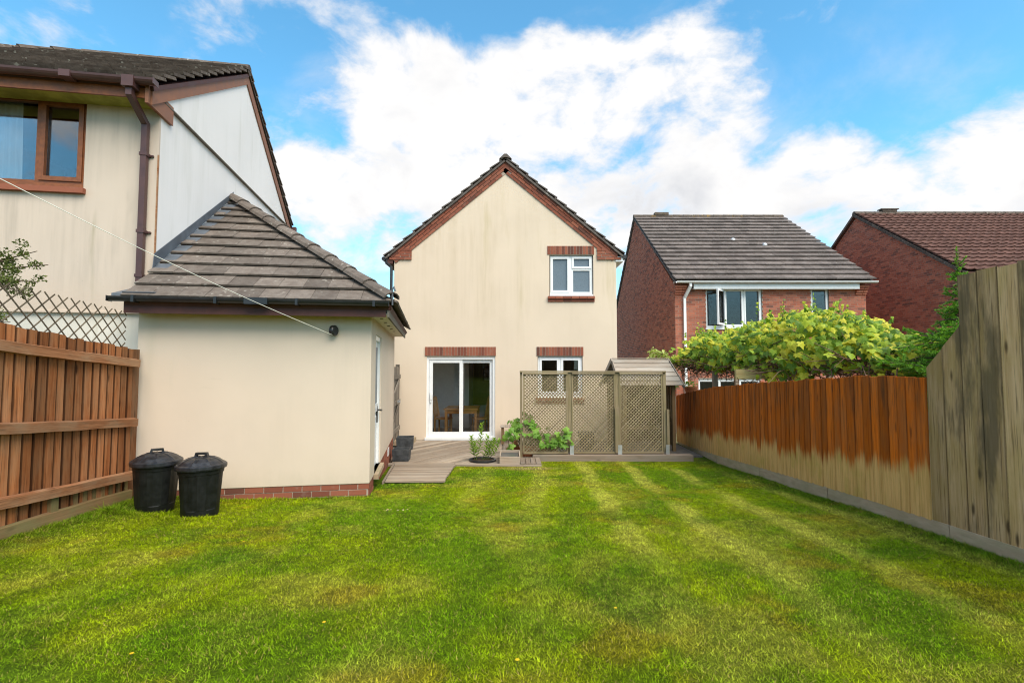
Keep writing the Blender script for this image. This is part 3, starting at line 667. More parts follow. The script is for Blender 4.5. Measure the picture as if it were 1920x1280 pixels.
# eaves
AP = Vector((TW, 2.80, 4.80)); EZg = 2.64; te, se = .27, -.30
part('fascia', 'dark_fascia', g, (-2.76, te - .07, se + .03, se + .055, 2.475, 2.655))
part('side_fascia', 'wood_gate', g, (te - .055, te - .03, se + .03, GL - .2, 2.475, 2.635))
part('soffit', 'soffit_algae', g, (-2.755, -.002, se + .056, -.002, 2.50, 2.52)); part('side_soffit', 'soffit_pale', g, (.002, te - .056, se + .056, GL - .22, 2.50, 2.52))
for q in range(5): part('soffit_vent', 'wood_gate', g, (.09, .13, .15 + q * .6, .19 + q * .6, 2.490, 2.499))
gt = MB(); prof = [(math.cos(a) * .057, math.sin(a) * .057) for a in [math.pi + k * math.pi / 8 for k in range(9)]]
gt.prism([(-2.87, se - .045 + x, 2.655 + y) for x, y in prof] + [(-2.87, se - .045 + x * .86, 2.655 + y * .86) for x, y in prof[::-1]], (3.11, 0, 0)); gt.obj('gutter', 'black_plastic', g)
part('gutter_end', 'black_plastic', g, (-2.875, -2.871, se - .104, se + .012, 2.597, 2.66)); part('gutter_end', 'black_plastic', g, (.241, .245, se - .104, se + .012, 2.597, 2.66))
for q in (-2.62, -1.75, -.85, .05): part('gutter_bracket', 'black_plastic', g, (q, q + .03, se - .108, se + .03, 2.59, 2.668))
b = MB(); b.box(-1.42, -1.16, se - .110, se + .012, 2.59, 2.668); b.obj('gutter_union', 'black_plastic', g)
# front slope: eave line from the wall side to the hip corner
upf = Vector((0, AP.y - se, AP.z - EZg)); LF = upf.length; upf.normalize(); nf = Vector((0, -upf.z, upf.y))
W_ = te - TW
O = Vector((TW, se - .03, EZg - .02))
it = tile_field(O, (1, 0, 0), upf, nf, W_, LF + .03, .295, .325, [(1, W_ / LF, W_ + .02)], camg, .024)
emit(g, 'roof_tile', it, 'tile_garage', 'roof_tiles')
b = MB(); b.prism([(TW + .01, se, EZg - .03), (te, se, EZg - .03), (TW + .01, AP.y, AP.z - .03)], (0, .03, -.05)); b.obj('roof_deck', 'dark_fascia', g)
# side slope facing right
ups = Vector((TW - te, 0, AP.z - EZg)); LS = ups.length; ups.normalize(); ns = Vector((ups.z, 0, -ups.x)); O = Vector((te + .04, se, EZg - .025))
it = tile_field(O, (0, 1, 0), ups, ns, GL + .15, LS + .03, .295, .325, [(-1, (AP.y - se) / LS, .0)], camg, .026)
emit(g, 'roof_tile', it, 'tile_garage', 'side_roof_tiles')
b = MB(); b.prism([(te, se, EZg - .03), (te, GL, EZg - .03), (TW + .01, GL, AP.z - .03), (TW + .01, AP.y, AP.z - .03)], (-.03, 0, -.05)); b.obj('roof_deck', 'dark_fascia', g)
# half-round hip tiles
H0 = Vector((te + .0, se + .0, EZg + .05)); H1 = AP + Vector((.0, -.02, .07)); hd = (H1 - H0); HL = hd.length; hd.normalize(); side = hd.cross(Vector((0, 0, 1))).normalized(); hu = side.cross(hd)
nh = 10
for q in range(nh):
    p0 = H0 + hd * (HL * q / nh); p1 = H0 + hd * (HL * (q + 1) / nh + .03); V = []
    for p_, k in ((p0, 1.), (p1, .86)):
        for r_ in (.125, .105):
            V += [p_ + side * (math.cos(a) * r_ * k) + hu * (math.sin(a) * r_ * k * .7 + (.012 if k == 1. else 0)) for a in [math.pi * j / 6 for j in range(7)]]
    F = []
    for j in range(6): F += [(j, j + 1, 14 + j + 1, 14 + j), (7 + j, 21 + j, 21 + j + 1, 7 + j + 1), (j, 7 + j, 8 + j, j + 1), (14 + j, 15 + j, 22 + j, 21 + j)]
    F += [(0, 14, 21, 7), (6, 13, 27, 20)]
    link('hip_tile', mk_mesh('hip_tile', V, F, 'tile_garage'), g)
b = MB(); b.tube([H0 + hd * -.02 + Vector((0, 0, -.06)), H0 + hd * -.02 + Vector((.0, -.02, .13)), H0 + Vector((.03, -.05, .16)), H0 + Vector((.05, -.05, .10))], .012, 6); b.obj('hip_iron', 'lead', g)
# lead flashing and soakers where roof meets the white wall
b = MB(); o_ = nf * .055
p0 = Vector((TW + .004, .30, EZg + (.30 - se) * upf.z / upf.y)); p1 = AP + Vector((.004, .02, .03))
b.prism([p0 + o_, p1 + o_, p1 + Vector((0, 0, .16)), p0 + Vector((0, 0, .24))], (.006, 0, 0)); b.obj('flashing', 'lead', g)
for q in range(1, 11):
    bb = MB(); a = q * .325; l0 = O * 0 + Vector((TW, se - .03, EZg - .02)) + upf * (a + .02)
    bb.prism([l0 + nf * .056, l0 + nf * .056 + Vector((.17, 0, 0)), l0 + nf * .036 + Vector((.17, 0, 0)) + upf * .28, l0 + nf * .036 + upf * .28], nf * .004)
    if l0.y > .0 and l0.y < 2.5: bb.obj('soaker', 'lead', g)
b = MB(); b.prism([(-2.86, se - .03, 2.665), (TW - .002, se - .03, 2.665), (TW - .002, .31, 2.86), (-2.84, .31, 2.86)], (0, 0, .03)); b.obj('lead_apron', 'lead', g)
b = MB(); b.prism([(TW + .002, se - .02, 2.687), (TW + .34, se - .02, 2.687), (TW + .30, .16, 2.80), (TW + .002, .16, 2.80)], nf * .03); b.obj('lead_valley', 'lead', g)
# ------------------------------------------------------------------ neighbour house on the left
nb = thing('neighbour_house', 'tall neighbouring house with brown framed window and white gable side', 'house', CG, TH)
s0, s1 = .33, 6.05; TL = -8.6; EN = 5.33; RS, RZ = 3.19, 7.42
wz0, wz1, wx0, wx1 = 4.10, 5.27, -5.05, -3.60
b = MB(); wallgrid(b, TW - TL, EN + .06 - 2.55, [(wx0 - TL, wx1 - TL, wz0 - 2.55, wz1 - 2.55)], .25, (TL, s0, 2.55)); b.obj('front_wall', 'render_neighbour', nb)
part('lower_front_wall', 'render_pale', nb, (TL, TW - .03, s0 + .035, s0 + .25, -.2, 2.549)); part('drip_edge', 'render_neighbour', nb, (TL, TW - .004, s0 - .012, s0 + .034, 2.525, 2.549))
part('gable_wall', 'render_white', nb, (TW - .25, TW, s0 + .252, s1, -.2, EN + .04)); part('corner_bead', 'wood_rail', nb, (TW - .012, TW + .003, s0 - .003, s0 + .012, 2.9, 4.6))
part('corner_render', 'render_white', nb, (TW - .249, TW + .001, s0 + .03, s0 + .251, 2.55, EN + .04))
b = MB(); k_ = (RZ - .25 - EN) / (RS - s0)
b.prism([(TW - .2, s0 - .02, EN + .0), (TW - .2, s1 + .05, EN + .0), (TW - .2, RS, RZ - .17)], (.235, 0, 0)); b.obj('gable_triangle', 'render_white', nb)
part('drip_edge', 'wood_gate', nb, (TW + .002, TW + .045, s0 + .02, s1, EN - .022, EN - .002))  # dark strip paints the shadow line below the overhanging gable
# roof: front and rear slopes, hipped at the far left end, verge over the white gable
ev = s0 - .36; er = s1 + .36; k1 = (RZ - EN) / (RS - ev); VX = TW + .10
upA = Vector((0, RS - ev, RZ - EN)); LA = upA.length; upA.normalize(); nA = Vector((0, -upA.z, upA.y))
upB = Vector((0, RS - er, RZ - EN)); LB = upB.length; upB.normalize(); nB = Vector((0, -upB.z * -1 * -1, 0)); nB = Vector((0, upB.z, -upB.y))
RX = -5.45; WA = VX - (RX - (RS - ev))
O = Vector((RX - (RS - ev), ev, EN + .03)); wcl = (RS - ev)
it = tile_field(O, (1, 0, 0), upA, nA, WA, LA, .33, .30, [(-1, wcl / LA, 0)], camg, .040)
emit(nb, 'roof_tile', [x for x in it if max(v.x for v in x[1]) > -5.9], 'tile_mossy', 'far_roof_tiles')
bb = MB(); bb.prism([(RX - wcl, ev + .02, EN), (VX - .02, ev + .02, EN), (VX - .02, RS, RZ - .02), (RX, RS, RZ - .02)], (0, .02, -.05)); bb.obj('roof_deck', 'dark_fascia', nb)
bb = MB(); bb.prism([(RX - wcl, er, EN), (VX - .02, er, EN), (VX - .02, RS, RZ), (RX, RS, RZ)], (0, 0, .04)); bb.obj('rear_roof_slope', 'tile_mossy', nb)
bb = MB(); bb.prism([(RX - wcl, ev, EN), (RX - wcl, er, EN), (RX, RS, RZ)], (0, 0, .05)); bb.obj('hip_slope', 'tile_mossy', nb)
O2 = Vector((VX - .42, er, EN + .03)); it = tile_field(O2, (1, 0, 0), upB, nB, .42, LB, .42, .30, [], camg, .036, stag=False)
emit(nb, 'verge_tile', it, 'tile_mossy', 'verge_tiles')
n_ = 9
for q in range(n_):
    x0 = RX + (VX - RX) * q / n_; x1 = RX + (VX - RX) * (q + 1) / n_ - .008
    bb = MB(); bb.tube([(x0, RS, RZ + .045), (x1, RS, RZ + .045)], [.11, .105], 8); bb.obj('ridge_tile', 'tile_mossy', nb)
hp0, hp1 = Vector((RX - wcl, ev, EN + .1)), Vector((RX, RS, RZ + .06))
for q in range(11):
    bb = MB(); bb.tube([hp0.lerp(hp1, q / 11), hp0.lerp(hp1, (q + 1.06) / 11)], [.115, .085], 8); bb.obj('hip_tile', 'tile_mossy', nb)
# barge boards, fascia, gutter, downpipe
for (ya, za, yb, zb_) in ((ev + .05, EN - .03, RS, RZ - .04), (er - .05, EN - .03, RS, RZ - .04)):
    bb = MB(); bb.prism([(VX - .07, ya, za), (VX - .07, yb, zb_), (VX - .07, yb, zb_ - .19), (VX - .07, ya, za - .19)], (.03, 0, 0)); bb.obj('barge_board', 'brown_fascia', nb)
    bb = MB(); bb.prism([(TW + .03, ya, za - .14), (VX - .071, ya, za - .14), (VX - .071, yb, zb_ - .14), (TW + .03, yb, zb_ - .14)], (0, 0, .02)); bb.obj('verge_soffit', 'brown_frame', nb)
part('fascia', 'brown_frame', nb, (TL, VX - .075, ev + .03, ev + .055, EN - .15, EN + .02)); part('soffit', 'soffit_algae', nb, (TL, VX - .1, ev + .056, s0 - .002, EN - .13, EN - .11))
part('box_end', 'brown_fascia', nb, (VX - .10, VX - .06, ev + .0, s0 + .25, EN - .22, EN + .03))
bb = MB(); bb.prism([(TL, ev - .06 + x * 1.1, EN + .035 + y * 1.1) for x, y in prof] + [(TL, ev - .06 + x, EN + .035 + y) for x, y in prof[::-1]], (VX + .04 - TL, 0, 0)); bb.obj('gutter', 'brown_plastic', nb)
part('gutter_end', 'brown_plastic', nb, (VX + .041, VX + .047, ev - .125, ev + .005, EN - .03, EN + .04))
part('gutter_union', 'brown_plastic', nb, (-3.62, -3.5, ev - .128, ev + .01, EN - .035, EN + .045)); part('gutter_outlet', 'brown_plastic', nb, (-2.95, -2.82, ev - .13, ev + .012, EN - .09, EN + .045))
bb = MB()
def sq(bb, pts, r=.034):
    for a, c_ in zip(pts, pts[1:]):
        a, c_ = Vector(a), Vector(c_); M_ = frame(a, c_ - a, ey=(1, 0, .01)); L = (c_ - a).length
        bb.add([M_ @ Vector(v) for v in [(x, y, z) for x in (-.02, L + .02) for y, z in ((-r, -r), (r, -r), (r, r), (-r, r))]], [(0, 1, 2, 3), (4, 7, 6, 5), (0, 4, 5, 1), (1, 5, 6, 2), (2, 6, 7, 3), (3, 7, 4, 0)])
sq(bb, [(-2.885, ev - .06, EN - .06), (-2.885, ev - .06, EN - .16), (-2.885, s0 - .06, EN - .36), (-2.885, s0 - .06, 2.93)]); dp = bb.obj('downpipe', 'brown_plastic', nb)
for z in (4.55, 3.55, 2.98): part('pipe_bracket', 'brown_plastic', dp, (-2.93, -2.84, s0 - .102, s0, z, z + .04), (-2.84, -2.80, s0 - .03, s0, z + .01, z + .03))
bb = MB(); sq(bb, [(VX - .06, er + .03, EN - .02), (VX + .05, er + .03, EN - .02)], .05); bb.obj('gutter_end', 'brown_plastic', nb)
# window
wn = window(nb, wx0, wx1, wz0, wz1, s0 + .05, .07, 'brown_frame', [(wx0 + .06, -4.18, wz0 + .10, wz1 - .06, 0), (-4.12, wx1 - .06, wz0 + .11, wz1 - .06, .055)], 'glass_upper')
part('window_sill', 'brick_lintel', nb, (wx0 - .02, wx1 + .03, s0 - .06, s0 + .04, wz0 - .07, wz0 - .002))
part('sill_trim', 'brown_frame', nb, (wx0, wx1, s0 - .01, s0 + .049, wz0 + .001, wz0 + .05))
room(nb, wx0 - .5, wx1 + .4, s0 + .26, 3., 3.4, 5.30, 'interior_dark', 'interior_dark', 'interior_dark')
cu = thing('curtain', 'pale pleated curtain inside the brown framed window', 'curtain', G(-4.55, s0 + .16, wz0), TH)
bb = MB(); nq = 40; V = []; F = []
for q in range(nq + 1):
    x = -.45 + .62 * q / nq; y = .02 * math.sin(q * 1.35)
    V += [(x, y, 0), (x * .9 - .02, y * .8, 1.15)]
for q in range(nq): F.append((2 * q, 2 * q + 2, 2 * q + 3, 2 * q + 1))
bb.add(V, F).obj('drape', 'curtain', cu, smooth=True)

# ------------------------------------------------------------------ fence on the left with rails towards us
FA = Vector((-4.17, 4.06, 0)); FB = Vector((-4.40, 5.90, 0)); fd = (FB - FA).normalized(); fn = Vector((fd.y, -fd.x, 0)); FL = (FB - FA).length
f = thing('timber_fence', 'brown stained board fence with three rails beside the black bins', 'fence', FA)
zt = lambda u: 2.205 - .0835 * u; zb0 = lambda u: .40 - .055 * u
def fp(u, z, off=0.): return fd * u + fn * off + Vector((0, 0, z))
u = -2.6; k_ = 0
while u < FL - .10:
    wd = random.uniform(.092, .112); e = random.uniform(-.010, .010); tlt = random.uniform(-.006, .006); u1 = min(u + wd, FL - .075)
    poly = [(zb0(u) + .09, 0), (zt(u) + e, 0), (zt(u1) + e + tlt, u1 - u), (zb0(u1) + .09, u1 - u)]
    M_ = frame(fp(u, 0, -.03 + random.uniform(-.004, .004)), (random.uniform(-.004, .004), 0, 1), ey=fd); M_ = M_ if (M_.col[2].xyz.dot(fn) > 0) else M_
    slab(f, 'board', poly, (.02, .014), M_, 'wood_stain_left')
    gp_ = random.uniform(.010, .016); plank(f, 'lap', fp(u1 + gp_ / 2, zb0(u1) + .1, -.050), fp(u1 + gp_ / 2, zt(u1) - .02, -.050), .05, .012, fd, 'wood_dark_deck', ch=.001); u = u1 + gp_  # strip stands for the next board's overlap, dark so the gap looks shaded
def rail(za, zb_, hgt, off, nm='rail', mat='wood_rail', u0=-2.6, u1=FL - .07, th=.05):
    # gently bowed length of timber
    p0, p1 = fp(u0, za(u0), off), fp(u1, za(u1), off); L = (p1 - p0).length; n = 14
    V = []; F = []
    for i in range(n + 1):
        x = L * i / n; bw = .005 * math.sin(i * .8 + hgt * 30) + .0025 * math.sin(i * 2.7)
        for y, z in ((-hgt / 2, 0), (hgt / 2, 0), (hgt / 2 - .012, th), (-hgt / 2 + .004, th)): V.append((x, y + bw, z + .003 * math.sin(i * 1.9)))
    for i in range(n):
        for j in range(4): F.append((4 * i + j, 4 * i + (j + 1) % 4, 4 * i + 4 + (j + 1) % 4, 4 * i + 4 + j))
    F += [(0, 1, 2, 3), (4 * n + 3, 4 * n + 2, 4 * n + 1, 4 * n)]
    M_ = frame(p0, p1 - p0, ez=fn); link(nm, mk_mesh(nm, V, F, mat), f, M_)
rail(lambda u: 2.022 - .0765 * u, 0, .10, -.006); rail(lambda u: 1.348 - .081 * u, 0, .10, -.006); rail(lambda u: .743 - .081 * u, 0, .098, -.006)
rail(lambda u: zb0(u) + .06, 0, .17, -.02, 'gravel_board', 'wood_gravelboard', th=.03)
plank(f, 'post', fp(FL + .0, -.1, -.04), fp(FL + .0, 2.055, -.04), .125, .10, fd, 'wood_rail'); plank(f, 'short_post', fp(.65, .05, .004), fp(.65, .66, .004), .09, .075, fd, 'wood_gravelboard')
for q in range(7):
    u_ = .95 + q * .13; plank(f, 'cleat', fp(u_, zb0(u_) + .12, -.018), fp(u_, .70 - .081 * u_, -.018), .05, .018, fd, 'wood_gravelboard')

# expanding willow-style trellis rising behind that fence
t = thing('expanding_trellis', 'thin grey expanding diamond trellis above the brown left fence', 'trellis', FA)
off = -.14; uu = -.75
def slat(ua, za, ub, zb_, o_):
    # clip to the trellis outline
    u0, u1 = -.9, 1.80
    for (c0) in (0,):
        pass
    P0, P1 = Vector((ua, za)), Vector((ub, zb_)); ts = [0., 1.]
    d_ = P1 - P0
    lo, hi = 0., 1.
    for (pa, da, mn, mx_) in ((P0.x, d_.x, u0, u1), (P0.y, d_.y, 1.90, 2.60)):
        t0, t1 = (mn - pa) / da, (mx_ - pa) / da
        if t0 > t1: t0, t1 = t1, t0
        lo, hi = max(lo, t0), min(hi, t1)
    if hi - lo < .03: return
    A_, B_ = P0 + d_ * lo, P0 + d_ * hi
    drop = lambda u: -.05 * (u + .0)
    pa, pb = fp(A_.x, A_.y + drop(A_.x) - .02, off + o_), fp(B_.x, B_.y + drop(B_.x) - .02, off + o_)
    plank(t, 'slat', pa, pb, .012, .007, (0, 0, 1) if abs(pb.z - pa.z) < abs((pb - pa).dot(fd)) else fd, 'wood_slat_grey', ch=.001)
for q in range(34):
    a = -1.9 + q * .165; slat(a, 1.75, a + 1.15, 2.75, 0); slat(a + 1.0, 1.75, a - .15, 2.75, .010)

# evergreen shrub reaching over the neighbour's side of the fence
def leaf_cloud(bb, c, r, n, size, aspect=.45, flat=.0):
    for _ in range(n):
        d_ = Vector((random.gauss(0, 1), random.gauss(0, 1), random.gauss(0, 1))); d_ = d_.normalized() * (random.random() ** .4)
        p_ = Vector(c) + Vector((d_.x * r[0], d_.y * r[1], d_.z * r[2]))
        a = Vector((random.gauss(0, 1), random.gauss(0, 1), random.gauss(0, 1) + flat)).normalized(); b_ = a.orthogonal().normalized(); b_.rotate(Matrix.Rotation(random.uniform(0, 6.28), 3, a)); c_ = a.cross(b_)
        s_ = size * random.uniform(.6, 1.3)
        bb.add([p_ - b_ * s_, p_ + c_ * s_ * aspect + a * s_ * .12, p_ + b_ * s_, p_ - c_ * s_ * aspect + a * s_ * .12], [(0, 1, 2, 3)])
sh = thing('evergreen_shrub', 'small-leaved evergreen shrub branch hanging over the left trellis', 'shrub', (-6.1, 5.2, -.2))
tr = MB(); tr.tube([(0, 0, 0), (.05, 0, 1.2), (0, .05, 2.4), (.1, 0, 3.2)], [.06, .05, .04, .02], 8); tr.obj('trunk', 'bark', sh)
crown = MB(); O_ = Vector((-6.1, 5.2, -.2)); br = MB()
def spray(a, b_, n):
    a, b_ = Vector(a) - O_, Vector(b_) - O_; m_ = a.lerp(b_, .5) + Vector((0, 0, .05)); br.tube([a, m_, b_], [.014, .009, .004], 5)
    for q in range(n):
        t_ = .25 + .75 * q / n; p_ = (a.lerp(m_, t_ * 2) if t_ < .5 else m_.lerp(b_, t_ * 2 - 1)) + Vector((random.gauss(0, .03), random.gauss(0, .05), random.gauss(0, .03)))
        leaf_cloud(crown, p_, (.07, .07, .055), 42, .017, .55)
for a, b_ in (((-6.0, 5.3, 2.75), (-5.15, 5.35, 3.10)), ((-6.0, 5.3, 2.75), (-4.93, 5.25, 2.93)), ((-6.0, 5.3, 2.7), (-4.98, 5.2, 2.74)), ((-5.9, 5.3, 2.75), (-5.05, 5.2, 2.60)), ((-6.0, 5.3, 2.8), (-5.3, 5.3, 3.0)), ((-6.0, 5.3, 2.75), (-5.35, 5.3, 2.78)), ((-6.0, 5.2, 2.2), (-5.30, 5.25, 2.32)), ((-6.0, 5.2, 2.2), (-5.35, 5.25, 2.42)), ((-6.0, 5.3, 2.9), (-5.5, 5.3, 3.12))): spray(a, b_, 9)
br.obj('branches', 'bark', sh); crown.obj('crown', 'leaf_shrub', sh, kind='stuff')

# ------------------------------------------------------------------ two black dustbins
def bin_(loc, rz, label, tilt=0.):
    t = thing('dustbin', label, 'dustbin', loc, rz, 'black plastic dustbins'); t.rotation_euler = (tilt, 0, rz); t.scale = (.93, .93, .97)
    n = 48; V = []; F = []
    prof_ = [(0, .0), (.170, .0), (.186, .012), (.195, .09), (.198, .10), (.226, .47), (.230, .475), (.236, .54), (.236, .56)]
    for i, (r, z) in enumerate(prof_):
        for j in range(n):
            a = 2 * math.pi * j / n; rr = r
            if 4 <= i <= 5 and (j % 8) in (2, 3, 4, 5): rr -= .006
            V.append((rr * math.cos(a), rr * math.sin(a), z))
    for i in range(len(prof_) - 1):
        for j in range(n): F.append((i * n + j, i * n + (j + 1) % n, (i + 1) * n + (j + 1) % n, (i + 1) * n + j))
    MB().add(V, F).obj('body', 'bin_body', t)
    lid = MB(); V = []; F = []
    prof_ = [(.236, .518), (.258, .522), (.262, .535), (.260, .562), (.246, .572), (.232, .575), (.195, .604), (.14, .630), (.07, .645), (.0, .648)]
    for i, (r, z) in enumerate(prof_):
        for j in range(n):
            a = 2 * math.pi * j / n; zz = z + (.006 if 5 <= i <= 8 and j % 6 == 0 else 0)
            V.append((r * math.cos(a), r * math.sin(a), zz))
    for i in range(len(prof_) - 1):
        for j in range(n): F.append((i * n + j, i * n + (j + 1) % n, (i + 1) * n + (j + 1) % n, (i + 1) * n + j))
    l_ = lid.add(V, F).obj('lid', 'bin_lid', t)
    hb = MB(); hb.prism([(-.075, -.024, .636), (-.060, -.024, .690), (.060, -.024, .690), (.075, -.024, .636), (.050, -.024, .636), (.043, -.024, .668), (-.043, -.024, .668), (-.050, -.024, .636)], (0, .048, 0)); hb.obj('lid_handle', 'bin_lid', l_)
    for a in (0, math.pi):
        hh_ = MB(); c_, s_ = math.cos(a), math.sin(a); continue; hh_.prism([(c_ * .225, -.05, .40), (c_ * .275, -.05, .43), (c_ * .275, -.05, .45), (c_ * .225, -.05, .46)], (0, .10, 0)); hh_.obj('side_handle', 'bin_body', t)
    return t
bin_((-3.86, 5.48, float(lawn_z(-3.86, 5.48)) - .01), R(35), 'black lidded dustbin nearest the brown fence, lid slightly tilted', R(1.5)); bin_((-3.325, 5.40, float(lawn_z(-3.325, 5.40)) - .01), R(8), 'black lidded dustbin on the right, against the cream garage wall')

# ------------------------------------------------------------------ washing line
rp = G(-.46, 0, 2.31); t = thing('line_reel', 'round black washing line reel on the garage wall', 'reel', rp, TH)
b = MB(); b.box(-.03, .03, -.02, -.002, -.05, .05); b.obj('wall_plate', 'black_plastic', t)
b = MB(); b.lathe([(.0, 0), (.055, 0), (.068, .012), (.068, .05), (.055, .062), (.03, .068), (0, .068)], 24); o = b.obj('reel_case', 'black_plastic', t, M=Matrix.Translation((0, -.021, 0)) @ Matrix.Rotation(R(75), 4, 'Z') @ Matrix.Rotation(R(90), 4, 'Y'))
o.matrix_basis = Matrix.Translation((0, -.075, 0)) @ Matrix.Rotation(R(62), 4, 'Z') @ Matrix.Rotation(R(-90), 4, 'X') @ Matrix.Translation((0, 0, -.034))
qe = Vector((-3.80, 3.20, 3.30)); st_ = rp + VG * -.10 + Vector((0, 0, -.06))
b = MB(); pts = [st_.lerp(qe, k / 12) - Vector((0, 0, .05 * math.sin(math.pi * k / 12))) for k in range(13)]; b.tube(pts, .0032, 6); tag(b.obj('washing_line', 'line_white'), 'thin white washing line running from the garage wall reel', 'washing line')
t = thing('line_post', 'timber post outside the frame that holds the washing line', 'post', (-3.86, 3.18, .4)); plank(t, 'shaft', (0, 0, 0), (0, 0, 2.98), .09, .09, (0, 1, 0), 'wood_rail')

# ------------------------------------------------------------------ deck, ramp, gate, planters
dk = thing('timber_deck', 'weathered decking with diagonal boards in front of the patio door', 'deck', (0, 0, 0))
def gside(y): return -1.83 - .167 * (y - 6.48) + .03
part('joists', 'wood_dark_deck', dk, (-2.85, .55, 9.75, 12.72, -.16, -.04))
dirb = Vector((.57, .82, 0)).normalized(); crs = Vector((-dirb.y, dirb.x, 0)); wdt = .135
def clip_line(p, d_):
    lo, hi = -20., 20.
    for n_x, n_y, c_ in ((1, 0, -.24), (0, 1, 12.74), (0, -1, -9.74), (-1, -.167, 1.83 - .167 * 6.48 - .05)):
        den_ = n_x * d_.x + n_y * d_.y; num = c_ - (n_x * p.x + n_y * p.y)
        if abs(den_) < 1e-6: continue
        if den_ > 0: hi = min(hi, num / den_)
        else: lo = max(lo, num / den_)
    return lo, hi
for q in range(-30, 30):
    c_ = Vector((-1.3, 11.2, -.03)) + crs * (q * (wdt + .024)); e = [clip_line(c_ + crs * k * wdt / 2, dirb) for k in (-1, 1)]
    if e[0][1] - e[0][0] < .05 or e[1][1] - e[1][0] < .05: continue
    slab(dk, 'deck_board', [(e[0][0], -wdt / 2), (e[0][1], -wdt / 2), (e[1][1], wdt / 2), (e[1][0], wdt / 2)], .03 + random.uniform(-.002, .002), frame(c_, dirb, ey=crs), 'wood_deck')
for q in range(6):
    x = -.20 + q * .128; plank(dk, 'ribbed_board', (x + .05, 9.68, -.03), (x + .05, 12.72, -.03), .118, .032, (-1, 0, 0), 'wood_dark_deck' if q > 2 else 'wood_deck')
    for r_ in range(4): plank(dk, 'rib', (x + .008 + r_ * .028, 9.69, .0), (x + .008 + r_ * .028, 12.7, .0), .010, .005, (-1, 0, 0), 'wood_deck', ch=.001)
plank(dk, 'edge_board', (-1.10, 9.655, -.035), (.56, 9.585, -.035), .13, .04, (0, 1, 0), 'wood_deck'); plank(dk, 'fascia_board', (-1.1, 9.59, -.10), (.58, 9.515, -.10), .13, .02, (0, .05, 1), 'wood_dark_deck')
plank(dk, 'edge_board', (-2.44, 9.67, -.035), (-1.11, 9.67, -.035), .13, .042, (0, 1, 0), 'wood_deck')
for q in range(4): plank(dk, 'end_board', (.58, 9.62 + q * .135, -.04), (.58 + .02, 9.62 + q * .135, -.04), .1, .03, (0, 1, 0), 'wood_dark_deck') if False else None
for q in range(4): plank(dk, 'side_board', (.21 + q * .10, 9.56, .006), (.21 + q * .10, 10.2, .006), .092, .026, (-1, 0, 0), 'wood_dark_deck')
plain('patio_grey', (.13, .115, .10), .9, .2, .3, scale=9)
rm = thing('boarded_ramp', 'low boarded ramp of horizontal planks between garage and lawn', 'ramp', (0, 0, 0))
n_ = 15
for q in range(n_):
    y = 7.52 + q * .1435; z = float(lawn_z(-1.5, y)) + .012; x0 = gside(y) + .10; x1 = -1.0 - .035 * (y - 7.45) + random.uniform(-.01, .01)
    plank(rm, 'ramp_board', (x0, y, z), (x1, y, z + .004), .100 + random.uniform(-.006, .006), .03 + random.uniform(-.003, .006), (0, 1, -.07), 'wood_deck')
b = MB(); zz = lambda x, y: float(lawn_z(-1.5, y)) + .008
b.prism([(gside(7.47) + .1, 7.47, zz(0, 7.47)), (-1.02, 7.47, zz(0, 7.47)), (-1.09, 9.6, zz(0, 9.6)), (gside(9.6) + .1, 9.6, zz(0, 9.6))], (0, 0, .004)); b.obj('gap_shade', 'interior_dark', rm)  # dark sheet added over the turf so board gaps read as shade
plank(rm, 'side_board', (gside(7.5) + .06, 7.42, .10), (gside(9.6) + .06, 9.6, -.04), .14, .03, (0, .07, 1), 'wood_deck'); plank(rm, 'bearer', (-2.0, 7.46, .07), (-1.0, 7.46, .07), .08, .03, (0, .1, 1), 'wood_deck')
gt_ = thing('side_gate', 'grey weathered ledged gate between garage and cream house', 'gate', (-2.70, 11.0, 0)); gd = Vector((-.16, 1.66, 0)); gd_n = gd.normalized(); gnn = Vector((gd_n.y, -gd_n.x, 0))
for q in range(12): plank(gt_, 'board', gd_n * (.07 + q * .138) + Vector((0, 0, .08)), gd_n * (.07 + q * .138) + Vector((0, 0, 1.86 + random.uniform(-.01, .01))), .132, .018, gd_n, 'wood_gate')
for z in (.35, 1.0, 1.62): plank(gt_, 'ledge', gnn * .02 + gd_n * .03 + Vector((0, 0, z)), gnn * .02 + gd_n * 1.66 + Vector((0, 0, z)), .11, .022, (0, 0, 1), 'wood_gate')
plank(gt_, 'brace', gnn * .02 + gd_n * .15 + Vector((0, 0, 1.08)), gnn * .02 + gd_n * 1.5 + Vector((0, 0, 1.55)), .09, .02, (0, 0, 1), 'wood_gate'); plank(gt_, 'brace', gnn * .02 + gd_n * .15 + Vector((0, 0, .45)), gnn * .02 + gd_n * 1.5 + Vector((0, 0, .95)), .09, .02, (0, 0, 1), 'wood_gate')
plank(gt_, 'post', gd_n * 1.72 + Vector((0, 0, -.1)), gd_n * 1.72 + Vector((0, 0, 1.92)), .09, .09, gd_n, 'wood_gate'); part('step', 'concrete_board', gt_, (-.18, .30, .9, 1.6, 0, .11))
part('latch', 'steel', gt_, (.0, .05, .8, .9, 1.02, 1.07))
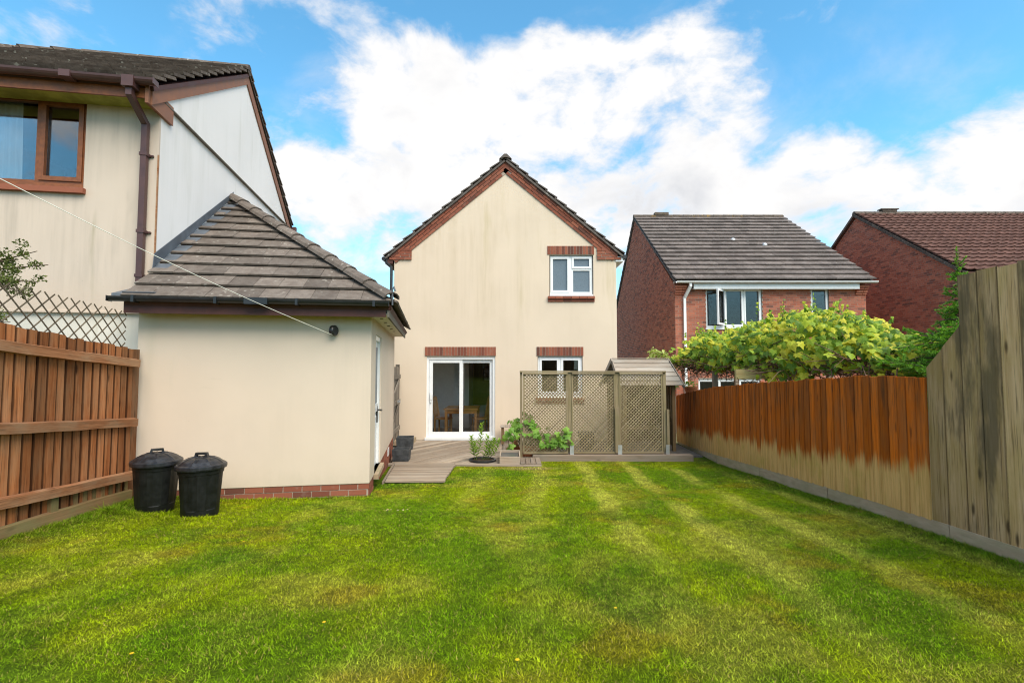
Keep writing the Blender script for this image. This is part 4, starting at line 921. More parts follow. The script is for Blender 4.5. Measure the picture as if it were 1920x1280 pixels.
def planter(loc, rz, s, hgt, label):
    t = thing('square_planter', label, 'planter', loc, rz, 'dark slate planters on the deck'); b = MB(); r1, r0 = s / 2, s / 2 * .9; ri = r1 - .02
    q = lambda r, z: [(-r, -r, z), (r, -r, z), (r, r, z), (-r, r, z)]
    V = q(r0, 0) + q(r1, hgt) + q(ri, hgt) + q(ri * .93, .06); F = [(3, 2, 1, 0), (12, 13, 14, 15)]
    for k in (0, 4, 8): F += [(k + i, k + (i + 1) % 4, k + 4 + (i + 1) % 4, k + 4 + i) for i in range(4)]
    b.add(V, F).obj('box', 'slate_planter', t, bevel=.004); part('soil', 'soil', t, (-ri * .92, ri * .92, -ri * .92, ri * .92, .07, hgt * .5)); return t
planter((-2.43, 11.45, .002), R(8), .38, .27, 'dark square planter farther back on the deck, near the gate'); planter((-2.20, 10.05, .002), R(4), .34, .23, 'dark square planter in front, at the head of the ramp')
bx = thing('framed_box', 'small timber framed box with dark liner beside the trellis screen', 'box', (-.04, 10.0, .002))
for (p0, p1, wd_) in (((-.2, -.29, .06), (.2, -.29, .06), (0, 0, 1)), ((-.2, .29, .09), (.2, .29, .09), (0, 0, 1)), ((-.2, -.265, .07), (-.2, .265, .08), (0, 0, 1)), ((.175, -.265, .07), (.175, .265, .08), (0, 0, 1))): plank(bx, 'side', p0, p1, .14, .025, wd_, 'wood_deck')
part('liner', 'water_liner', bx, (-.17, .165, -.27, .26, .09, .115))
pl = thing('sunken_pot', 'round black rimmed pot sunk into the deck edge', 'pot', (-.58, 9.98, .002)); b = MB(); b.lathe([(.27, .006), (.27, .035), (.235, .035), (.225, .01), (0, .012)], 28); b.obj('rim', 'black_plastic', pl, smooth=False); b = MB(); b.lathe([(.222, .018), (.1, .028), (0, .026)], 20); b.obj('soil', 'soil', pl)
ly = thing('lily_plant', 'leafy green lily stems growing from the sunken pot', 'plant', (-.58, 9.98, .02))
def lily(bx_, by_, tx, ty, hgt, n):
    stp = [Vector((bx_, by_, 0)).lerp(Vector((tx, ty, hgt)), k / 6) + Vector((math.sin(k) * .008, 0, 0)) + Vector(((tx - bx_) * .25 * math.sin(math.pi * k / 6), 0, 0)) for k in range(7)]
    b = MB(); b.tube(stp, [.006 - .0006 * k for k in range(7)], 6); b.obj('stem', 'stem_green', ly)
    V_ = []
    for i in range(n):
        f_ = .18 + .82 * (i / n); p_ = stp[min(5, int(f_ * 6))].lerp(stp[min(6, int(f_ * 6) + 1)], f_ * 6 % 1); a = i * 2.4; L = .125 * (1.1 - .4 * f_) * random.uniform(.8, 1.2); up_ = .25 + f_ * .9
        d_ = Vector((math.cos(a), math.sin(a), up_)).normalized(); sd = d_.cross(Vector((0, 0, 1))).normalized() * .021
        m1 = p_ + d_ * L * .5 + Vector((0, 0, .004)); tip = p_ + d_ * L - Vector((0, 0, .012))
        link('leaf', mk_mesh('leaf', [p_, m1 + sd, tip, m1 - sd], [(0, 1, 2, 3)], 'leaf_lily'), ly) if i % 1 == 0 else None
lily(-.16, 0, -.22, -.02, .46, 39); lily(-.14, .03, -.02, .03, .70, 51); lily(-.02, 0, .10, .0, .46, 36); lily(.05, -.02, .24, -.02, .42, 39); lily(.09, .02, .32, .03, .38, 33); lily(-.12, -.04, -.15, -.06, .36, 30); lily(.0, -.03, .16, .02, .34, 30)

# leafy plant in a terracotta trough behind the screen
GRAPE = [(0, 0), (-.22, -.16), (-.48, -.05), (-.36, .16), (-.52, .42), (-.26, .46), (-.16, .66), (0, .95), (.16, .66), (.26, .46), (.52, .42), (.36, .16), (.48, -.05), (.22, -.16)]
def grape(p_, nrm, up_, s_):
    nrm = Vector(nrm).normalized(); ey = Vector(up_) - nrm * nrm.dot(Vector(up_)); ey = ey.normalized() if ey.length > 1e-3 else nrm.orthogonal().normalized(); ex = ey.cross(nrm)
    cup = random.uniform(.10, .30)
    V_ = [Vector(p_) + ex * (x * s_) + ey * (y * s_) - nrm * (s_ * cup * (abs(x) * 1.1 + max(0, y - .3) * .6) + s_ * random.uniform(0, .05)) for x, y in GRAPE]
    V_.append(Vector(p_) + ey * (.22 * s_) + nrm * .02 * s_); c_ = len(V_) - 1
    return V_, [(i, (i + 1) % 14, c_) for i in range(14)]
tp = thing('terracotta_pot', 'terracotta pot lying tipped beside the trellis screen', 'pot', (.02, 10.75, .10)); b = MB(); b.lathe([(0, -.12), (.09, -.12), (.13, .09), (.145, .09), (.145, .14), (.125, .14), (.085, -.09), (0, -.09)], 24); b.obj('vessel', 'terracotta', tp, M=Matrix.Rotation(R(62), 4, 'Y'))
cr = thing('garden_stool', 'small grey slatted timber stool against the house wall', 'stool', (-.06, 12.35, .0))
for q in range(4): plank(cr, 'slat', (-.18 + q * .1, -.25, .40), (-.18 + q * .1, .25, .40), .09, .02, (-1, 0, 0), 'wood_arbour_roof')
for x in (-.2, .14):
    for y in (-.22, .16): part('leg', 'wood_arbour', cr, (x, x + .06, y, y + .06, 0, .399))
gp = thing('leafy_plant', 'broad-leaved green plant spreading low behind the trellis screen', 'plant', (.5, 10.52, .0)); b = MB(); b.box(-.30, .45, -.10, .12, .0, .24); b.obj('trough', 'terracotta', gp, bevel=.01); part('soil', 'soil', gp, (-.33, .43, -.10, .10, .235, .25))
its = []; sb = MB()
for q in range(135):
    a = random.random(); x = -.62 + 1.32 * a + random.gauss(0, .05); z = .42 + .13 * math.sin(a * 7) + random.gauss(0, .11) + (.22 * math.exp(-((x + .18) / .14) ** 2)); y = random.gauss(-.17, .13); z = max(z, .15 if x < -.4 else .28)
    sb.tube([(max(-.3, min(.4, x * .7)), 0, .25), (x * .9, y * .6, z * .8 + .05), (x, y, z)], .004, 4)
    V_, F_ = grape((x, y, z), (random.gauss(0, .5), -1 + random.gauss(0, .3), .7 + random.gauss(0, .4)), (random.gauss(0, .6), 0, random.gauss(-.2, .7)), random.uniform(.09, .155)); its.append((y, V_, F_))
emit(gp, 'leaf', its, 'leaf_broad', 'leaves'); sb.obj('stems', 'stem_green', gp, kind='stuff')
pot2 = thing('dark_pot', 'dark round pot on the patio behind the middle lattice panel', 'pot', (1.72, 11.6, .0)); b = MB(); b.lathe([(0, 0), (.15, 0), (.2, .32), (.22, .33), (.21, .36), (.17, .35), (.16, .28), (0, .28)], 24); b.obj('vessel', 'slate_planter', pot2)
part('patio', 'patio_grey', None, (.57, 4.02, 10.62, 12.78, -.14, -.012))['kind'] = 'structure'
# ------------------------------------------------------------------ trellis screen on its sleeper
sc_ = thing('trellis_screen', 'three diagonal lattice panels on timber posts standing across the patio edge', 'trellis', (0, 0, 0))
PX = [Vector((.19, 10.31, 0)), Vector((1.195, 10.34, 0)), Vector((2.178, 10.36, 0)), Vector((3.165, 10.38, 0))]
for i, p_ in enumerate(PX):
    wd_ = (.05, .075, .085, .06)[i]; zb_ = (-.1, .10, .10, .10)[i]
    plank(sc_, 'post', p_ + Vector((0, .0, zb_)), p_ + Vector((0, .0, 1.755 if i != 2 else 1.745)), wd_, .06, (1, 0, 0), 'wood_trellis')
    if i:
        b = MB(); b.box(p_.x - .01, p_.x + wd_ / 2 + .03, p_.y - .075, p_.y - .062, .07, .26); b.obj('post_shoe', 'steel', sc_)
plank(sc_, 'post', (2.165, 10.29, .1), (2.165, 10.29, 1.02), .10, .04, (1, 0, 0), 'wood_trellis'); plank(sc_, 'post', (3.215, 10.33, .1), (3.215, 10.33, .98), .05, .05, (1, 0, 0), 'wood_trellis')
for i in range(3):
    a, c_ = PX[i], PX[i + 1]; d_ = (c_ - a); L = d_.length; d_.normalize(); nr = Vector((d_.y, -d_.x, 0)); u0, u1 = .04, L - .05; z0, z1 = .10, 1.72
    P_ = lambda u_, z_, o_=0.: a + d_ * u_ + nr * o_ + Vector((0, 0, z_))
    for z_ in (z0, z1): plank(sc_, 'frame_rail', P_(u0, z_, .018), P_(u1, z_, .018), .035, .03, (0, 0, 1), 'wood_trellis')
    for u_ in (u0 + .012, u1 - .012): plank(sc_, 'frame_stile', P_(u_, z0 + .02, .016), P_(u_, z1 - .02, .016), .03, .028, d_, 'wood_trellis')
    sp_ = .068
    for k in range(-60, 60):
        for sgn in (1, -1):
            # line u = c + sgn*(z - z0)
            c0 = k * sp_ if sgn > 0 else k * sp_ + (u1 - u0)
            lo, hi = z0, z1
            if sgn > 0: lo, hi = max(lo, z0 + (u0 - c0)), min(hi, z0 + (u1 - c0))
            else: lo, hi = max(lo, z0 + (c0 - u1)), min(hi, z0 + (c0 - u0))
            if hi - lo < .03: continue
            f0, f1 = c0 + sgn * (lo - z0), c0 + sgn * (hi - z0)
            plank(sc_, 'lattice_slat', P_(f0, lo, .006 if sgn > 0 else -.003), P_(f1, hi, .006 if sgn > 0 else -.003), .0215, .007, (1, 0, .02), 'wood_trellis', ch=.001)
plank(sc_, 'top_rail', (.16, 10.28, 1.745), (1.2, 10.33, 1.745), .05, .03, (0, 1, 0), 'wood_trellis'); plank(sc_, 'top_rail', (1.2, 10.33, 1.742), (3.19, 10.36, 1.742), .05, .03, (0, 1, 0), 'wood_trellis')
sl_ = thing('timber_sleeper', 'long dark timber sleeper under the trellis screen', 'sleeper', (.42, 10.32, -.06)); slab(sl_, 'beam', [(0, -.1), (3.26, -.1), (3.26, .1), (0, .1)], .13, Matrix.Identity(4), 'wood_dark_deck', ch=.012)

# ------------------------------------------------------------------ arbour behind the screen
ar = thing('garden_arbour', 'small timber arbour with boarded pitched roof behind the lattice screen', 'arbour', (2.98, 11.62, 0), R(8))
hw, hd_ = .60, .52; rz_, ez_ = 2.03, 1.44; ov = .14
for sgn in (-1, 1):
    p0 = Vector((0, sgn * (hd_ + ov), ez_)); p1 = Vector((0, 0, rz_)); up_ = (p1 - p0); L = up_.length; up_.normalize(); nr = Vector((0, sgn * up_.z, abs(up_.y))); n_ = 6
    for q in range(n_):
        c_ = p0 + up_ * (L * (q + .5) / n_); w2 = hw + .06 + (n_ - q) * .012
        slab(ar, 'roof_board', [(-w2, -L / n_ / 2 + .003), (w2, -L / n_ / 2 + .003), (w2, L / n_ / 2 - .003), (-w2, L / n_ / 2 - .003)], (.020, .012), frame(c_ - Vector((0, 0, 0)), (1, 0, 0), ez=nr) if sgn < 0 else frame(c_, (-1, 0, 0), ez=nr), 'wood_arbour_roof', ch=.003)
    for sx_ in (-1, 1): plank(ar, 'barge_board', Vector((sx_ * (hw + .145), 0, 0)) + p0 - up_ * .03 - nr * .02, Vector((sx_ * (hw + .09), 0, 0)) + p1 + up_ * .02 - nr * .02, .09, .022, nr, 'wood_arbour_roof')
plank(ar, 'ridge_cap', (-hw - .08, 0, rz_ + .012), (hw + .08, 0, rz_ + .012), .07, .02, (0, 1, 0), 'wood_arbour_roof')
for sx_ in (-1, 1):
    for sy_ in (-1, 1): plank(ar, 'post', (sx_ * (hw - .035), sy_ * hd_, -.05), (sx_ * (hw - .035), sy_ * hd_, ez_ + .04), .07, .07, (1, 0, 0), 'wood_arbour')
    for z_ in (.30, .66, ez_): plank(ar, 'side_rail', (sx_ * (hw - .03), -hd_ + .03, z_), (sx_ * (hw - .03), hd_, z_), .08, .03, (0, 0, 1), 'wood_arbour')
    for q in range(7): plank(ar, 'side_slat', (sx_ * (hw - .02), -hd_ + .10 + q * .135, .68), (sx_ * (hw - .02), -hd_ + .10 + q * .135, ez_ - .02), .10, .014, (0, 1, 0), 'wood_arbour')
    for q in range(7): plank(ar, 'lower_slat', (sx_ * (hw - .02), -hd_ + .10 + q * .135, .10), (sx_ * (hw - .02), -hd_ + .10 + q * .135, .62), .128, .014, (0, 1, 0), 'wood_arbour')
for q in range(12): plank(ar, 'back_slat', (-hw + .05 + q * .1, hd_ - .02, .05), (-hw + .05 + q * .1, hd_ - .02, ez_), .096, .014, (1, 0, 0), 'wood_arbour_shaded')
for q in range(4): plank(ar, 'seat_board', (-hw + .04, -.05 + q * .13, .43), (hw - .04, -.05 + q * .13, .43), .12, .022, (0, 1, 0), 'wood_arbour')
# pale variegated climber over the arbour's far corner
cl = thing('pale_climber', 'pale yellow-green variegated climber above the arbour roof', 'climber', (3.85, 12.3, -.05)); b = MB()
b.tube([(0, 0, 0), (-.05, 0, 1.), (-.12, 0, 1.7), (-.3, 0, 2.15)], [.02, .018, .014, .008], 6); b.tube([(-.12, 0, 1.7), (.05, 0, 1.5)], .01, 5); b.obj('stem', 'bark', cl)
b = MB()
for q in range(46):
    a = q / 46; leaf_cloud(b, (-.52 + .80 * a, random.gauss(0, .08), 2.22 - .55 * max(0, a - .35) ** 1.2 - .12 * (a < .1) + random.gauss(0, .05)), (.09, .09, .08), 13, .034, .7)
for q in range(5): leaf_cloud(b, (.06 + .14 * random.random(), 0, 1.42 + random.gauss(0, .04)), (.08, .06, .06), 10, .032, .7)
b.obj('foliage', 'leaf_pale', cl, kind='stuff')

# ------------------------------------------------------------------ right-hand fences
def rx(y): return 3.62 + .045 * y
rd = Vector((.045, 1, 0)).normalized(); rn = Vector((-rd.y, rd.x, 0))
TOP = [(4.6, 1.745), (5.16, 1.752), (5.67, 1.749), (6.08, 1.717), (6.8, 1.673), (8.1, 1.598), (10.05, 1.455), (11.8, 1.262), (12.8, 1.12)]
BOT = [(3.0, .53), (3.77, .488), (4.49, .459), (5.39, .416), (7.6, .27), (9.5, .14), (11.5, .005), (12.8, -.03)]
ti = lambda T, y: float(np.interp(y, [q[0] for q in T], [q[1] for q in T]))
rf = thing('stained_fence', 'long closeboard fence, brown stained above and bare grey below, on the right', 'fence', (0, 0, 0)); y = 4.615
while y < 12.7:
    y1 = y + random.uniform(.118, .145); e = random.uniform(-.012, .010)
    M_ = frame(Vector((rx(y), y, 0)) + rn * random.uniform(0, .004), (0, 0, 1), ey=rd); fl = M_.col[2].xyz.dot(rn) < 0
    poly = [(ti(BOT, y), 0), (ti(TOP, y) + e, 0), (ti(TOP, y1) + e - .005, (y1 - y) + .006), (ti(BOT, y1), (y1 - y) + .006)]
    if fl: M_ = frame(Vector((rx(y), y, 0)), (0, 0, -1), ey=rd); poly = [(-p[0], p[1]) for p in poly][::-1]
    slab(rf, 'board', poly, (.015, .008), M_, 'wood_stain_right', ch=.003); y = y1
def lawnz(x, y): return float(lawn_z(x, y))
def gboard(par, y0, y1, nm='gravel_board'):
    hgt = .16 + ti(BOT, (y0 + y1) / 2) * 0; p0 = Vector((rx(y0) - .012, y0, ti(BOT, y0) - .125)); p1 = Vector((rx(y1) - .012, y1, ti(BOT, y1) - .125))
    plank(par, nm, p0, p1, .27, .035, (0, .0, 1), 'concrete_board', ch=.008)
gboard(rf, 4.42, 6.22); gboard(rf, 6.24, 8.1); gboard(rf, 8.12, 10.0); gboard(rf, 10.02, 12.7)
for y in (6.23, 8.11, 10.01): plank(rf, 'post', (rx(y) + .13, y, -.1), (rx(y) + .13, y, ti(TOP, y) - .05), .09, .09, rd, 'wood_gate')
gf = thing('tall_grey_fence', 'tall bare grey fence boards with a cut corner, nearest on the right', 'fence', (0, 0, 0))
edges = [4.60, 4.415, 4.222, 4.04, 3.86, 3.69, 3.50, 3.30, 3.1, 2.9, 2.7, 2.5, 2.3, 2.1, 1.9]
for i in range(len(edges) - 1):
    ya, yb_ = edges[i + 1], edges[i]; e = random.uniform(-.015, .015)
    tt = lambda y_: (1.84 + (4.6 - y_) * .96) if y_ > 4.2215 else 2.635 + e
    ta, tb = tt(ya + 1e-3), tt(yb_ - 1e-3)
    poly = [(ti(BOT, ya) - .005, 0), (ta, 0), (tb, yb_ - ya + .008), (ti(BOT, yb_) - .005, yb_ - ya + .008)]
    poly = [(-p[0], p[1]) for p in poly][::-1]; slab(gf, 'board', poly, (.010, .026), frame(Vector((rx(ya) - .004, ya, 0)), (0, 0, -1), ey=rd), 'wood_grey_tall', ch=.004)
gboard(gf, 1.9, 3.45); gboard(gf, 3.46, 4.41)
for y in (4.5, 2.7): plank(gf, 'post', (rx(y) + .14, y, -.1), (rx(y) + .14, y, 1.8 if y > 4 else 2.5), .1, .1, rd, 'wood_gate')
bk = thing('rear_fence', 'brown board fence behind the viewer, seen only mirrored in glass', 'fence', (0, -7.2, 1.1))
for q in range(44): plank(bk, 'board', (-4.6 + q * .2, 0, 0), (-4.6 + q * .2, 0, 1.75), .195, .02, (1, 0, 0), 'wood_stain_left')

# ------------------------------------------------------------------ pergola and grapevine beyond the right fence
pg = thing('pergola', 'mossy timber pergola beam under the vine behind the right fence', 'pergola', (0, 0, -.2))
slab(pg, 'beam', [(0, -.09), (.10, -.09), (1.28, -.09), (1.42, -.02), (1.45, .09), (.0, .09)], .06, frame((4.10, 9.20, 1.92), (1, 0, 0), ez=(0, -1, 0)), 'wood_pergola')
for q in range(2): plank(pg, 'rafter', (5.05 + q * .4, 7.9, 2.36), (4.75 + q * .4, 12.0, 2.36), .06, .10, (1, 0, 0), 'wood_pergola')
for x, y in ((4.32, 10.6), (5.3, 7.2), (5.9, 9.24), (5.5, 12.2)): plank(pg, 'post', (x, y, 0), (x, y, 2.4), .09, .09, (1, 0, 0), 'wood_dark_deck')
vn = thing('grapevine', 'big yellow-green grapevine mounded over the pergola behind the right fence', 'vine', (4.9, 9.5, -.2)); VO = Vector((4.9, 9.5, -.2))
TZ = [(0, 2.10), (.06, 2.30), (.12, 2.58), (.2, 2.66), (.3, 2.58), (.42, 2.66), (.5, 2.78), (.62, 2.80), (.72, 2.86), (.8, 2.74), (.88, 2.58), (.94, 2.40), (1.04, 2.20)]
its = []; tw = MB()
def vpos():
    v = random.uniform(0, 1.04); w_ = random.gauss(0, .28); top = ti(TZ, v) - .25 * abs(w_) ** 1.3; bot = 1.93 + .07 * math.sin(v * 9)
    f_ = random.random() ** .55; z = bot + (top - bot) * f_
    return Vector((4.35 + 1.0 * v + w_ + .10 * (v < .1), 12.3 - 5.6 * v + random.gauss(0, .1), z)), f_
for q in range(2600):
    p_, f_ = vpos(); nr = Vector((-.35 + random.gauss(0, .45), -.75 + random.gauss(0, .4), .85 + random.gauss(0, .4)))
    s_ = random.uniform(.075, .175) * (1.05 - .25 * f_); V_, F_ = grape(p_ - VO, nr, (random.gauss(0, .5), random.gauss(-.4, .3), -1), s_)
    its.append(((p_ - Vector((0, 0, 1.84))).length - 2.2 * f_ + (p_.x - 4.35 - (12.3 - p_.y) / 5.6) * 1.5, V_, F_))
for q in range(620):
    v = random.uniform(.30, 1.04) if q % 3 else random.uniform(0, .5); z0_ = 1.70 + .12 * math.sin(v * 17) + (.22 if v < .45 else 0)
    p_ = Vector((4.35 + v - .32 + random.gauss(0, .09), 12.3 - 5.6 * v + random.gauss(0, .1), random.uniform(z0_, 2.25)))
    V_, F_ = grape(p_ - VO, (-.7 + random.gauss(0, .4), -1 + random.gauss(0, .3), .55 + random.gauss(0, .35)), (random.gauss(0, .4), random.gauss(-.3, .3), -1), random.uniform(.09, .18)); its.append(((p_ - Vector((0, 0, 1.84))).length - 1., V_, F_))
sh_ = MB()
for q in range(85):
    v = random.uniform(.03, .98); p0 = Vector((4.30 + v + random.gauss(0, .2), 12.3 - 5.6 * v, ti(TZ, v) - .1)); p1 = p0 + Vector((random.gauss(0, .07), random.gauss(0, .05), random.uniform(.10, .33 if random.random() < .3 else .2)))
    sh_.tube([p0 - VO, p0.lerp(p1, .5) + Vector((.01, 0, 0)) - VO, p1 - VO], [.004, .003, .002], 4)
    for k in range(4):
        pp = p0.lerp(p1, .4 + .2 * k); V_, F_ = grape(pp - VO, (random.gauss(0, .6), -1, random.gauss(.4, .5)), (random.gauss(0, 1), 0, random.gauss(0, .8)), random.uniform(.035, .07)); its.append((14, V_, F_))
emit(vn, 'leaf', its, 'leaf_vine', 'foliage'); sh_.obj('shoots', 'stem_green', vn, kind='stuff')
for q in range(800):
    v = random.uniform(.0, 1.02); p_ = Vector((4.25 + v + random.gauss(0, .2), 12.3 - 5.6 * v, 1.76 + abs(random.gauss(0, .16)))); d_ = Vector((random.gauss(.1, .35), random.gauss(0, .5), random.gauss(-.02, .14)))
    if random.random() < .2: d_ = Vector((random.gauss(0, .15), random.gauss(0, .2), -random.uniform(.1, .3)))
    tw.tube([p_ - VO, p_ + d_ * .5 + Vector((0, 0, random.gauss(0, .05))) - VO, p_ + d_ - VO], [.009, .008, .004], 4, False)
tw.obj('twig_tangle', 'twig', vn, kind='stuff'); b = MB(); b.tube([(.55, -.2, 0), (.5, -.2, 1.), (.3, -.1, 1.9), (.0, 0, 2.2)], [.04, .035, .03, .02], 7); b.obj('trunk', 'bark', vn)

# ------------------------------------------------------------------ young spruce behind the tall fence
sp = thing('spruce_tree', 'young bright green spruce rising beside the tall grey fence', 'tree', (5.47, 6.05, -.2)); b = MB(); b.tube([(0, 0, 0), (.01, 0, 1.5), (0, .0, 2.8), (-.02, 0, 3.46)], [.05, .04, .02, .005], 8); b.obj('trunk', 'bark', sp)
nd_ = MB(); br = MB()
def needles(a, c_, dens, ln):
    d_ = (c_ - a); L = d_.length; d_.normalize(); o1 = d_.orthogonal().normalized(); o2 = d_.cross(o1)
    for i in range(max(3, int(L * dens))):
        p_ = a + (c_ - a) * random.random(); an = random.uniform(0, 6.28); o_ = (o1 * math.cos(an) + o2 * math.sin(an)); t_ = p_ + (o_ * .8 + d_ * .75).normalized() * ln * random.uniform(.7, 1.2); sd = d_.cross(o_) * .0055
        nd_.add([p_ - sd, p_ + sd, t_], [(0, 1, 2)])
z = 1.55; k = 0
while z < 3.30:
    L0 = (.98 - .36 * (z - 1.55)) if z < 2.55 else max(.05, .30 * (3.45 - z) / .9)
    for q in range(10 if z < 2.7 else 6):
        an = k * 2.399 + q * .93 + random.uniform(-.2, .2); L = L0 * random.uniform(.75, 1.1); d_ = Vector((math.cos(an), math.sin(an), random.uniform(-.22, .5))); p0 = Vector((0, 0, z + random.uniform(-.08, .08))); p1 = p0 + d_ * L - Vector((0, 0, .05 * L)); br.tube([p0, p0.lerp(p1, .5) + Vector((0, 0, .03)), p1], [.010, .006, .003], 5)
        needles(p0.lerp(p1, .2), p1, 330, .026)
        for j in range(int(L / .05)):
            f_ = .22 + .78 * j / max(1, L / .05); a = p0.lerp(p1, f_); sdv = Vector((-d_.y, d_.x, 0)) * (1 if j % 2 else -1); tl_ = (.05 + .26 * L * (1 - f_ * .7)); c_ = a + (sdv * .8 + d_ * .65).normalized() * tl_ + Vector((0, 0, random.gauss(-.01, .045)))
            needles(a, c_, 620, .03)
    z += .125 if z < 2.7 else .11; k += 1
needles(Vector((0, 0, 2.7)), Vector((-.02, 0, 3.5)), 300, .05); br.obj('branches', 'bark', sp); nd_.obj('crown', 'leaf_spruce', sp, kind='stuff')

# ------------------------------------------------------------------ red brick houses
def gable_items(O, dep, ez, rz, ry, camp):
    sl = lambda a: ez + (rz - ez) * (a / ry if a < ry else (dep - a) / (dep - ry))
    return brick_wall(O, (0, 1, 0), (0, 0, 1), (-1, 0, 0), dep, rz, lambda b0, b1: [(max(0, (b1 - ez) / (rz - ez) * ry), min(dep, dep - (b1 - ez) / (rz - ez) * (dep - ry)))], camp=camp, zmin=1.2), sl
bh = thing('brick_house', 'red brick house with dark tiled roof, white gutter and open window', 'house', (5.42, 16.5, -.3)); BZ = .3; dep, ry, ezb, rzb, BW = 9.4, 5.15, 4.62 + BZ, 8.32 + BZ, 6.35
cb = Vector((-5.42, -16.5, 1.84 + BZ))
wl = [(6.45 - 5.42, 8.33 - 5.42, 3.15 + BZ, 4.50 + BZ), (9.95 - 5.42, 10.55 - 5.42, 3.30 + BZ, 4.50 + BZ), (6.15 - 5.42, 8.2 - 5.42, .1, 1.47 + BZ)]
b = MB(); wallgrid(b, BW, ezb + .1, wl, .25, (0, 0, 0)); b.obj('front_wall', 'mortar', bh)
b = MB(); b.prism([(0, .252, 0), (0, dep, 0), (0, dep, ezb), (0, ry, rzb), (0, .252, ezb + .1)], (.25, 0, 0)); b.obj('gable_wall', 'mortar', bh)
b = MB(); b.prism([(BW - .25, .252, 0), (BW - .25, dep, 0), (BW - .25, dep, ezb), (BW - .25, ry, rzb), (BW - .25, .252, ezb)], (.248, 0, 0)); b.obj('far_gable_wall', 'brick', bh)
itf = brick_wall((0, 0, 0), (1, 0, 0), (0, 0, 1), (0, -1, 0), BW, ezb + .1, lambda b0, b1: minus(0, BW, wl, b0, b1), camp=cb, zmin=1.2)
itg, slp = gable_items((0, 0, 0), dep, ezb, rzb, ry, cb); itg = [x for x in itg if x[1][0].z > 1.2]
emit(bh, 'brick', itf + itg, 'brick', 'further_bricks')
eo = -.28; upR = Vector((0, ry - eo, rzb + .12 - (ezb + .06))); LR = upR.length; upR.normalize(); nR = Vector((0, -upR.z, upR.y)); O = Vector((-.07, eo, ezb + .06)); RW = BW + .22
it = tile_field(O, (1, 0, 0), upR, nR, RW, LR, .33, .385, [], cb, .042)
emit(bh, 'roof_tile', it, 'tile_dark', 'further_roof_tiles')
b = MB(); b.prism([(-.06, eo, ezb + .02), (-.06, ry, rzb + .08), (-.06, dep + .2, ezb - .0), (-.06, dep + .2, ezb - .05), (-.06, ry, rzb + .02), (-.06, eo, ezb - .03)], (RW - .02, 0, 0)); b.obj('roof_deck', 'tile_dark', bh)
n_ = 15
for q in range(n_):
    b = MB(); b.tube([(-.07 + RW * q / n_, ry, rzb + .13), (-.07 + RW * (q + 1) / n_ - .01, ry, rzb + .13)], [.115, .11], 8); b.obj('ridge_tile', 'ridge_mossy', bh)
part('ridge_vent', 'ridge_mossy', bh, (.85, 1.45, ry - .12, ry + .12, rzb + .2, rzb + .32))
upk = Vector((0, ry - dep - .2, rzb + .12 - ezb)); LK = upk.length; upk.normalize(); nk_ = Vector((0, upk.z, -upk.y)); it = tile_field((-.07, dep + .2, ezb), (1, 0, 0), upk, nk_, .6, LK, .3, .385, [], cb, .03); emit(bh, 'verge_tile', it, 'tile_dark', 'verge_tiles')
part('fascia', 'upvc', bh, (.55, BW - .35, eo + .04, eo + .06, ezb - .20, ezb + .0)); part('soffit', 'upvc', bh, (.55, BW - .35, eo + .061, -.002, ezb - .19, ezb - .17))
b = MB(); b.prism([(-.05, eo - .06 + x * 1.1, ezb + .04 + y * 1.1) for x, y in prof] + [(-.05, eo - .06 + x, ezb + .04 + y) for x, y in prof[::-1]], (RW, 0, 0)); b.obj('gutter', 'upvc', bh)
for xx in (0., BW - .35):  # corbelled brick corners under the eaves
    for r_ in range(4): part('corbel_brick', 'brick', bh, (xx + .005, xx + .21, -.05 - r_ * .05, .0 - .009, ezb - .36 + r_ * .075, ezb - .295 + r_ * .075), (xx + .22, xx + .35, -.05 - r_ * .05, -.009, ezb - .36 + r_ * .075, ezb - .295 + r_ * .075))
b = MB(); sq(b, [(.42, eo - .02, ezb + .0), (.42, eo - .02, ezb - .12), (.30, -.06, ezb - .48), (.30, -.06, 0)], .04); b.obj('downpipe', 'upvc', bh)
x0, x1, z0, z1 = wl[0]; z1 -= .02
wn = window(bh, x0 + .01, x1 - .01, z0, z1, .05, .06, 'upvc', [(x0 + .06, x0 + .60, z0 + .08, z1 - .06, 0), (x0 + .66, x0 + 1.24, z0 + .08, z1 - .06, .05), (x0 + 1.30, x1 - .06, z0 + .08, z1 - .06, .05)])
part('window_sill', 'upvc', bh, (x0 - .04, x1 + .04, -.06, .049, z0 - .05, z0 - .002))
cs = MB(); wallgrid(cs, .52, z1 - z0 - .16, [(.06, .46, .06, z1 - z0 - .22)], .05, (0, 0, 0)); oc = cs.obj('open_casement', 'upvc', wn, M=Matrix.Translation((x0 + .60, -.01, z0 + .09)) @ Matrix.Rotation(R(180 + 42), 4, 'Z')); part('pane', 'glass', oc, (.05, .47, .02, .026, .05, z1 - z0 - .21))
x0, x1, z0, z1 = wl[1]; z1 -= .02; window(bh, x0 + .01, x1 - .01, z0, z1, .05, .06, 'upvc', [(x0 + .08, x1 - .08, z0 + .08, z1 - .06, 0)])
x0, x1, z0, z1 = wl[2]; window(bh, x0 + .01, x1 - .01, z0, z1, .05, .06, 'upvc', [(x0 + .07, x0 + .68, z0 + .08, z1 - .09, .0), (x0 + .75, x0 + 1.36, z0 + .08, z1 - .09, 0), (x0 + 1.43, x1 - .07, z0 + .08, z1 - .09, 0)])
part('floor_void', 'interior_dark', bh, (.3, BW - .3, 2.6, 2.7, .1, ezb - .1)); part('room_ceiling', 'interior_wall', bh, (.3, BW - .3, .26, 2.6, ezb - .1, ezb - .05)); part('room_floor', 'interior_dark', bh, (.3, BW - .3, .26, 2.6, 2.4, 2.5))
